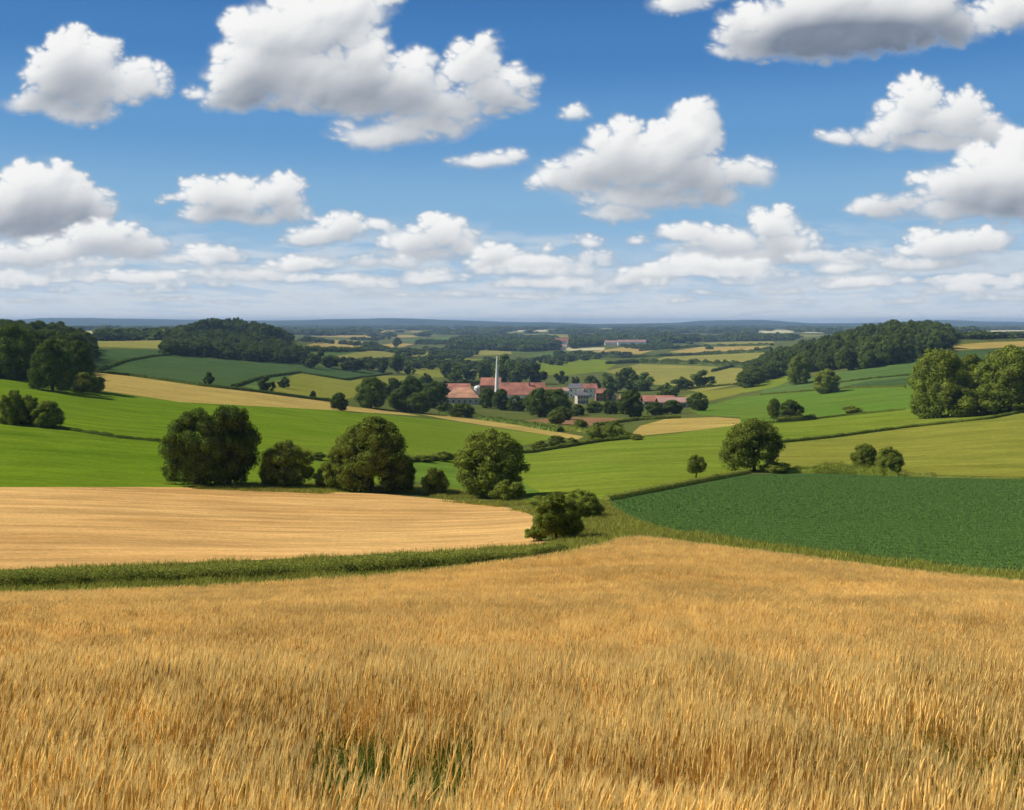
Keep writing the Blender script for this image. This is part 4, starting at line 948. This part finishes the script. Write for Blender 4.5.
# pale storage tank on the works
x, d, z = hit(478, 396); root = empty('storage_tank', (x, d + 6, z)); tag(root, 'pale domed storage tank between the orange hall and the red gable', 'tank')
v, f = [], []
for (h_, r_) in [(-1, 4.2), (8, 4.2), (9.2, 3.3), (9.9, 1.8), (10.1, 0.3)]:
    for q in range(16): v.append((r_ * math.cos(q * math.pi / 8), r_ * math.sin(q * math.pi / 8), h_))
for i in range(4):
    for q in range(16): f.append((i * 16 + q, i * 16 + (q + 1) % 16, i * 16 + 16 + (q + 1) % 16, i * 16 + 16 + q))
f.append(tuple(range(64, 80)))
link('shell', py_mesh('shell', v, f), M['tank'], root)

# ------------------------------------------------------------------ sky with cumulus clouds, 40 km off
STEP = 1.5
gx = np.arange(-620, 1640, STEP); gy = np.arange(-170, 342, STEP)
X, Y = np.meshgrid(gx, gy)
t_el = (HZ - Y) / 1000.0
# each cloud: puffs (x, y, rx, ry), base grey strength, base row
CL = [
 ([(70, 50, 26, 28), (95, 60, 32, 30), (60, 72, 32, 30), (90, 85, 42, 30), (140, 80, 28, 24), (45, 98, 42, 14), (85, 108, 40, 18), (30, 95, 24, 10)], 1.0),
 ([(270, 30, 48, 38), (320, 20, 58, 42), (250, 70, 46, 34), (300, 75, 80, 42), (370, 60, 30, 34), (240, 95, 40, 18), (410, 80, 50, 30), (355, 95, 70, 26), (480, 60, 30, 28), (500, 85, 38, 26), (450, 100, 60, 24), (385, 130, 58, 18), (430, 120, 60, 18), (355, 5, 40, 30), (195, 88, 14, 8), (520, 95, 20, 14)], 1.2),
 ([(570, 175, 44, 20), (620, 145, 38, 30), (685, 135, 34, 34), (650, 160, 60, 34), (640, 190, 66, 20), (700, 175, 44, 24), (745, 170, 28, 18), (590, 160, 34, 22), (620, 205, 40, 12), (715, 190, 30, 14)], 1.0),
 ([(790, 20, 55, 32), (850, 10, 70, 44), (920, 10, 55, 44), (760, 40, 46, 22), (820, 42, 80, 22), (880, 35, 70, 24), (960, 20, 30, 20), (735, 30, 20, 12)], 1.9),
 ([(680, 0, 36, 14), (700, -8, 30, 14)], 0.4), ([(1010, 10, 34, 20), (1040, 5, 40, 30)], 0.8),
 ([(835, 132, 28, 10), (870, 130, 30, 12), (920, 95, 22, 26), (905, 118, 36, 24), (950, 120, 44, 24), (985, 128, 30, 20), (930, 138, 60, 14), (970, 105, 24, 18)], 0.8),
 ([(950, 185, 40, 26), (990, 175, 50, 34), (1030, 180, 50, 44), (960, 205, 60, 18), (1020, 205, 60, 22), (880, 203, 34, 14), (1018, 140, 20, 16), (900, 200, 20, 10)], 1.1),
 ([(40, 190, 50, 32), (10, 200, 40, 34), (70, 200, 36, 28), (30, 220, 70, 20), (95, 210, 22, 16), (-40, 205, 40, 40)], 1.1),
 ([(100, 235, 44, 20), (130, 245, 40, 16), (60, 245, 60, 16), (150, 242, 22, 14), (20, 250, 50, 14)], 0.8),
 ([(205, 188, 26, 18), (235, 195, 40, 24), (275, 190, 28, 22), (240, 212, 60, 12), (205, 208, 28, 14), (285, 205, 24, 16)], 0.8),
 ([(170, 192, 12, 5), (162, 196, 8, 4)], 0.1), ([(305, 232, 32, 12), (340, 222, 24, 16), (320, 228, 40, 13)], 0.6), ([(378, 222, 18, 9)], 0.3),
 ([(410, 238, 34, 16), (445, 228, 30, 20), (465, 240, 18, 14), (425, 248, 50, 9)], 0.8), ([(478, 155, 32, 9), (515, 150, 16, 8), (495, 153, 30, 9)], 0.35),
 ([(575, 107, 17, 10)], 0.15), ([(590, 235, 17, 8)], 0.2), ([(637, 235, 14, 6)], 0.2), ([(549, 243, 7, 6)], 0.1),
 ([(495, 250, 22, 14), (525, 260, 36, 14), (485, 260, 22, 12), (550, 262, 20, 10)], 0.7), ([(205, 250, 32, 12), (225, 252, 22, 10)], 0.5), ([(300, 260, 36, 12), (265, 268, 32, 9)], 0.6),
 ([(690, 228, 34, 14), (730, 235, 44, 16), (775, 220, 30, 20), (790, 238, 34, 16), (760, 250, 70, 12), (700, 250, 34, 10), (820, 248, 24, 8)], 0.9),
 ([(695, 262, 38, 14), (650, 270, 38, 12), (630, 275, 28, 10), (740, 262, 40, 12)], 0.6), ([(838, 262, 28, 9)], 0.4), ([(945, 242, 46, 18), (985, 238, 34, 14), (930, 258, 60, 9), (900, 262, 24, 7)], 0.8),
 ([(350, 275, 40, 7), (430, 272, 40, 8)], 0.3), ([(140, 272, 60, 8)], 0.3), ([(10, 272, 60, 10)], 0.4), ([(860, 275, 50, 7)], 0.3), ([(560, 278, 50, 7)], 0.3), ([(980, 275, 50, 8)], 0.4),
 ([(-190, 90, 70, 40), (-240, 110, 60, 30), (-140, 110, 40, 24)], 1.0), ([(-160, 230, 60, 24), (-230, 240, 60, 20)], 0.8), ([(-400, 170, 70, 34), (-460, 190, 60, 24)], 0.9), ([(1180, 60, 80, 40), (1240, 80, 60, 30)], 1.0),
 ([(1170, 215, 60, 24), (1110, 225, 40, 18)], 0.8), ([(1380, 150, 80, 40), (1320, 170, 60, 26)], 1.0), ([(1520, 60, 70, 40)], 1.0), ([(-520, 40, 80, 40)], 1.0), ([(180, -90, 90, 40), (250, -110, 70, 40)], 1.0), ([(640, -110, 100, 34)], 1.0), ([(1000, -120, 90, 40)], 1.0),
]
rd = np.random.default_rng(55)
for _ in range(150):
    yy_ = rd.uniform(258, 304); k_ = (318 - yy_) / 50.0; xx_ = rd.uniform(-600, 1620); w_ = rd.uniform(14, 40) * (0.5 + k_ * 0.5)
    CL.append(([(xx_ + w_ * o_, yy_ - rd.uniform(0, 2) * k_, w_ * 0.6, (2.0 + 4.5 * k_) * rd.uniform(0.6, 1.2)) for o_ in (-0.7, 0, 0.6)], 0.7))
N_DECK = 150
sc1 = 46.0
wx = (fbm(X / sc1 + 3, Y / sc1, 3, 101, 0.5) - 0.5); wy = (fbm(X / sc1 + 40, Y / sc1 + 9, 3, 202, 0.5) - 0.5)
fine = fbm(X / 13.0, Y / 11.0, 5, 303, 0.62) - 0.5
fine2 = fbm(X / 4.5, Y / 4.0, 3, 333, 0.6) - 0.5
wf1 = fbm(X / 9.0, Y / 8.0, 3, 343, 0.6) - 0.5; wf2 = fbm(X / 9.0 + 5, Y / 8.0, 3, 353, 0.6) - 0.5
bil = 1 - np.abs(2 * fbm(X / 34.0, Y / 30.0, 3, 404, 0.5) - 1) * 2.2
bil2 = 1 - np.abs(2 * fbm(X / 15.0, Y / 13.0, 3, 414, 0.5) - 1) * 2.2
alpha = np.zeros_like(X); shade = np.zeros_like(X); greyf = np.zeros_like(X)
for ci, (puffs, gk) in enumerate(CL):
    if ci < len(CL) - N_DECK: puffs = [(p[0], p[1] + 6, p[2], p[3]) for p in puffs]
    soft = 0.85 if ci >= len(CL) - N_DECK else 1.0
    xs = [p[0] for p in puffs]; x0 = min(p[0] - p[2] for p in puffs) - 30; x1 = max(p[0] + p[2] for p in puffs) + 30
    y0 = min(p[1] - p[3] for p in puffs) - 26; y1 = max(p[1] + p[3] for p in puffs) + 26
    i0, i1 = np.searchsorted(gy, [y0, y1]); j0, j1 = np.searchsorted(gx, [x0, x1])
    if i1 <= i0 or j1 <= j0: continue
    sl = (slice(i0, i1), slice(j0, j1))
    size = np.mean([p[3] for p in puffs])
    rq = np.random.default_rng(int(abs(x0) * 7 + abs(y0) * 3))
    top = min(p[1] - p[3] for p in puffs); bot = max(p[1] + p[3] for p in puffs)
    sph = []
    for (px, py, rx, ry) in puffs:
        sph.append((px, py, rx, ry, 0.0))
        n1 = 11 if ry > 14 else 7
        for a1 in rq.uniform(-0.25, 1.25, n1) * math.pi:
            f1 = rq.uniform(0.22, 0.46); e1 = 0.74 + 0.16 * rq.random()
            cx, cy_ = px - math.cos(a1) * rx * e1, py - math.sin(a1) * ry * e1 * (1.0 if math.sin(a1) > 0 else 0.5)
            r1x, r1y = (rx * 0.45 + ry * 0.55) * f1 * 1.1, ry * f1
            sph.append((cx, cy_, r1x, r1y, rq.uniform(0.0, 0.55) * ry))
            if ry > 14:
                for a2 in rq.uniform(-0.4, 1.4, 6) * math.pi:
                    f2 = rq.uniform(0.25, 0.5)
                    sph.append((cx - math.cos(a2) * r1x * 0.85, cy_ - math.sin(a2) * r1y * 0.85, r1x * f2 * 1.1, r1y * f2, rq.uniform(0.1, 0.6) * ry))
        for _q in range(int(rx * ry / 60)):                       # lumps on the face of the cloud
            a1 = rq.uniform(0, 6.28); e1 = rq.random() ** 0.5 * 0.8; f1 = rq.uniform(0.14, 0.32)
            sph.append((px + math.cos(a1) * rx * e1, py + math.sin(a1) * ry * e1, ry * f1 * 1.3, ry * f1, (1 - e1 * e1) ** 0.5 * ry * 0.84))
    wa = min(9.0, 0.22 * size + 2.5)
    xw_ = X[sl] + wx[sl] * wa * 2.6 + wf1[sl] * wa * 0.5; yw_ = Y[sl] + wy[sl] * wa * 2.0 + wf2[sl] * wa * 0.45
    D = np.full(xw_.shape, -1.0); H = np.zeros_like(xw_); bsm = np.zeros_like(xw_)
    for (px, py, rx, ry, zc) in sph:
        a0_, a1_ = np.searchsorted(gy[i0:i1], [py - ry * 1.8 - 14, py + ry * 1.8 + 14]); b0_, b1_ = np.searchsorted(gx[j0:j1], [px - rx * 1.8 - 14, px + rx * 1.8 + 14])
        if a1_ <= a0_ or b1_ <= b0_: continue
        w2 = (slice(a0_, a1_), slice(b0_, b1_))
        yy2 = yw_[w2]
        q = ((xw_[w2] - px) / rx) ** 2 + ((yy2 - py) / np.where(yy2 > py, ry * 0.72, ry)) ** 2
        rr_ = min(rx, ry) if zc > 0 else ry
        D[w2] = np.maximum(D[w2], (1 - np.sqrt(q)) * min(1.0, rr_ / 16.0 + 0.15))
        H[w2] = np.maximum(H[w2], np.where(q < 1, zc + np.sqrt(np.clip(1 - q, 0, 1)) * rr_, 0))
    for (px, py, rx, ry) in puffs:
        q2 = ((X[sl] - px - rx * 0.12 + wx[sl] * 30) / (rx * 0.85)) ** 2 + ((Y[sl] - py - ry * 0.28 + wy[sl] * 24) / (ry * 0.75)) ** 2
        bsm += np.exp(-q2 * 1.3)
    rel = np.clip((Y[sl] - top) / (bot - top), 0, 1)
    al = sstep(-0.20, 0.34 + 0.30 * rel, D + fine[sl] * 0.30 + fine2[sl] * 0.06)
    Ha = blur(blur(H, 1.7, 0), 1.7, 1) + fine2[sl] * 1.2 + fine[sl] * size * 0.14; Hb = blur(blur(H, 4.5, 0), 4.5, 1)
    al = al * soft
    def lamb(h_, k_):
        gy_, gx_ = np.gradient(h_ * k_, STEP); return np.clip((gx_ * 0.50 + gy_ * 0.66 + 0.62) / np.sqrt(gx_ ** 2 + gy_ ** 2 + 1.0), 0, 1)
    lit = 0.36 * lamb(Ha, 0.42) + 0.64 * lamb(Hb, 0.7)
    lit = np.clip(0.34 + lit * 0.88, 0, 1.15)
    g = np.clip((bsm - 0.4) / 1.4, 0, 1) * sstep(0.08, 0.55, rel) * gk * 1.08 * (1 - 0.5 * sstep(0.72, 1.0, rel))
    gs_ = 3.0 + size * 0.14; g = blur(blur(g, gs_, 0), gs_, 1)
    nb = al > alpha[sl] * 0.0
    alpha[sl] = np.where(al > 0, 1 - (1 - alpha[sl]) * (1 - al), alpha[sl])
    shade[sl] = shade[sl] * (1 - al) + lit * al
    greyf[sl] = greyf[sl] * (1 - al) + np.clip(g, 0, 1.25) * al
# flat decks of small clouds receding to the horizon
te = np.maximum(t_el, 0.004)
pu = (X - 512) / 1000 / te * 1.1; pv = 1 / te * 0.55
deck = 0.6 * fbm((X - 512) / 1000 * 9 / (te + 0.045) * 0.12 + 7, np.log(te + 0.012) * 4.2, 5, 505, 0.62) + 0.4 * fbm(X / 60, Y / 9.0, 4, 515, 0.6)
band = sstep(0.115, 0.06, t_el)
dk = sstep(0.44, 0.62, deck + 0.09 * sstep(0.07, 0.015, t_el)) * band
dk *= 0.75
dsh = np.clip(0.95 - 0.9 * (deck - 0.55), 0.5, 1.0)
wisp = sstep(0.52, 0.8, fbm(X / 90, Y / 26, 5, 606, 0.6)) * 0.22 * sstep(0.17, 0.08, t_el)
full_a = 1 - (1 - alpha) * (1 - dk)
me_n = X.shape
az = np.arctan((X - 512) / 1000); el = np.arctan(t_el * np.cos(az))
RD = 42000.0
VX = RD * np.cos(el) * np.sin(az); VY = RD * np.cos(el) * np.cos(az); VZ = RD * np.sin(el)
nr, nc = X.shape
ii = np.arange(nr * nc).reshape(nr, nc)
fq = np.stack([ii[:-1, :-1], ii[:-1, 1:], ii[1:, 1:], ii[1:, :-1]], -1).reshape(-1, 4)
me = np_mesh('sky', np.stack([VX, VY, VZ], -1).reshape(-1, 3), fq, 4, True)
for nm_, arr in (('cloud', alpha), ('lit', shade), ('thick', greyf), ('deck', dk), ('deck_lit', dsh), ('wisp', wisp)):
    at = me.attributes.new(nm_, 'FLOAT', 'POINT'); at.data.foreach_set('value', arr.astype(np.float32).ravel())
m, nt = newmat('sky_and_clouds')
def attr(n):
    q = nt.nodes.new('ShaderNodeAttribute'); q.attribute_name = n; return q.outputs['Fac']
tc = nt.nodes.new('ShaderNodeTexCoord'); sx = nt.nodes.new('ShaderNodeSeparateXYZ'); nt.links.new(tc.outputs['Object'], sx.inputs[0])
elev = ramp(nt, sx.outputs['Z'], 0, RD * 0.42)
cr = nt.nodes.new('ShaderNodeValToRGB'); nt.links.new(elev, cr.inputs[0])
cr.color_ramp.interpolation = 'EASE'
stops = [(0.0, (212, 221, 230)), (0.05, (192, 209, 226)), (0.12, (166, 196, 222)), (0.26, (134, 179, 216)), (0.45, (100, 154, 206)), (0.62, (74, 130, 190)), (0.80, (57, 111, 173)), (1.0, (42, 92, 156))]
cr.color_ramp.elements[0].position = 0; cr.color_ramp.elements[0].color = srgb(*stops[0][1])
cr.color_ramp.elements[1].position = 1; cr.color_ramp.elements[1].color = srgb(*stops[-1][1])
for p_, c_ in stops[1:-1]:
    q = cr.color_ramp.elements.new(p_); q.color = srgb(*c_)
white = mixc(nt, ramp(nt, attr('lit'), 0.25, 1.0), srgb(176, 186, 198), srgb(248, 248, 247))
grey = mixc(nt, ramp(nt, attr('thick'), 0.0, 1.25), white, mixc(nt, 0.55, srgb(118, 130, 150), mixc(nt, 1.0, white, srgb(150, 160, 175), 'MULTIPLY')))
c0 = mixc(nt, attr('wisp'), cr.outputs[0], srgb(215, 222, 230))
dcol = mixc(nt, ramp(nt, attr('deck_lit'), 0.5, 1.0), srgb(168, 184, 202), srgb(222, 227, 232))
c1 = mixc(nt, attr('deck'), c0, dcol)
c2 = mixc(nt, attr('cloud'), c1, grey)
em = nt.nodes.new('ShaderNodeEmission'); nt.links.new(c2, em.inputs[0]); em.inputs[1].default_value = 1.0 / 2 ** EXPO
o_ = nt.nodes.new('ShaderNodeOutputMaterial'); nt.links.new(em.outputs[0], o_.inputs[0])
so = link('sky', me, m); tag(so, 'blue summer sky with white cumulus clouds', kind='structure')

# ------------------------------------------------------------------ haze
hm_ = bpy.data.materials.new('haze_air'); hm_.use_nodes = True; hn = hm_.node_tree; hn.nodes.clear()
pv_ = hn.nodes.new('ShaderNodeVolumePrincipled'); pv_.inputs['Color'].default_value = (0.42, 0.65, 1.0, 1); pv_.inputs['Density'].default_value = 6.3e-5
pv_.inputs['Anisotropy'].default_value = 0.0
ho = hn.nodes.new('ShaderNodeOutputMaterial'); hn.links.new(pv_.outputs[0], ho.inputs['Volume'])
hz = link('haze', box_mesh('haze', -33000, 33000, -2500, 24000, -330, 66), hm_)
tag(hz, 'faint blue air between the viewpoint and the far hills', 'haze', kind='stuff')
print('TERRAIN zmin', V3[:, 2].min(), 'zmax', V3[:, 2].max(), 'verts', len(V3))
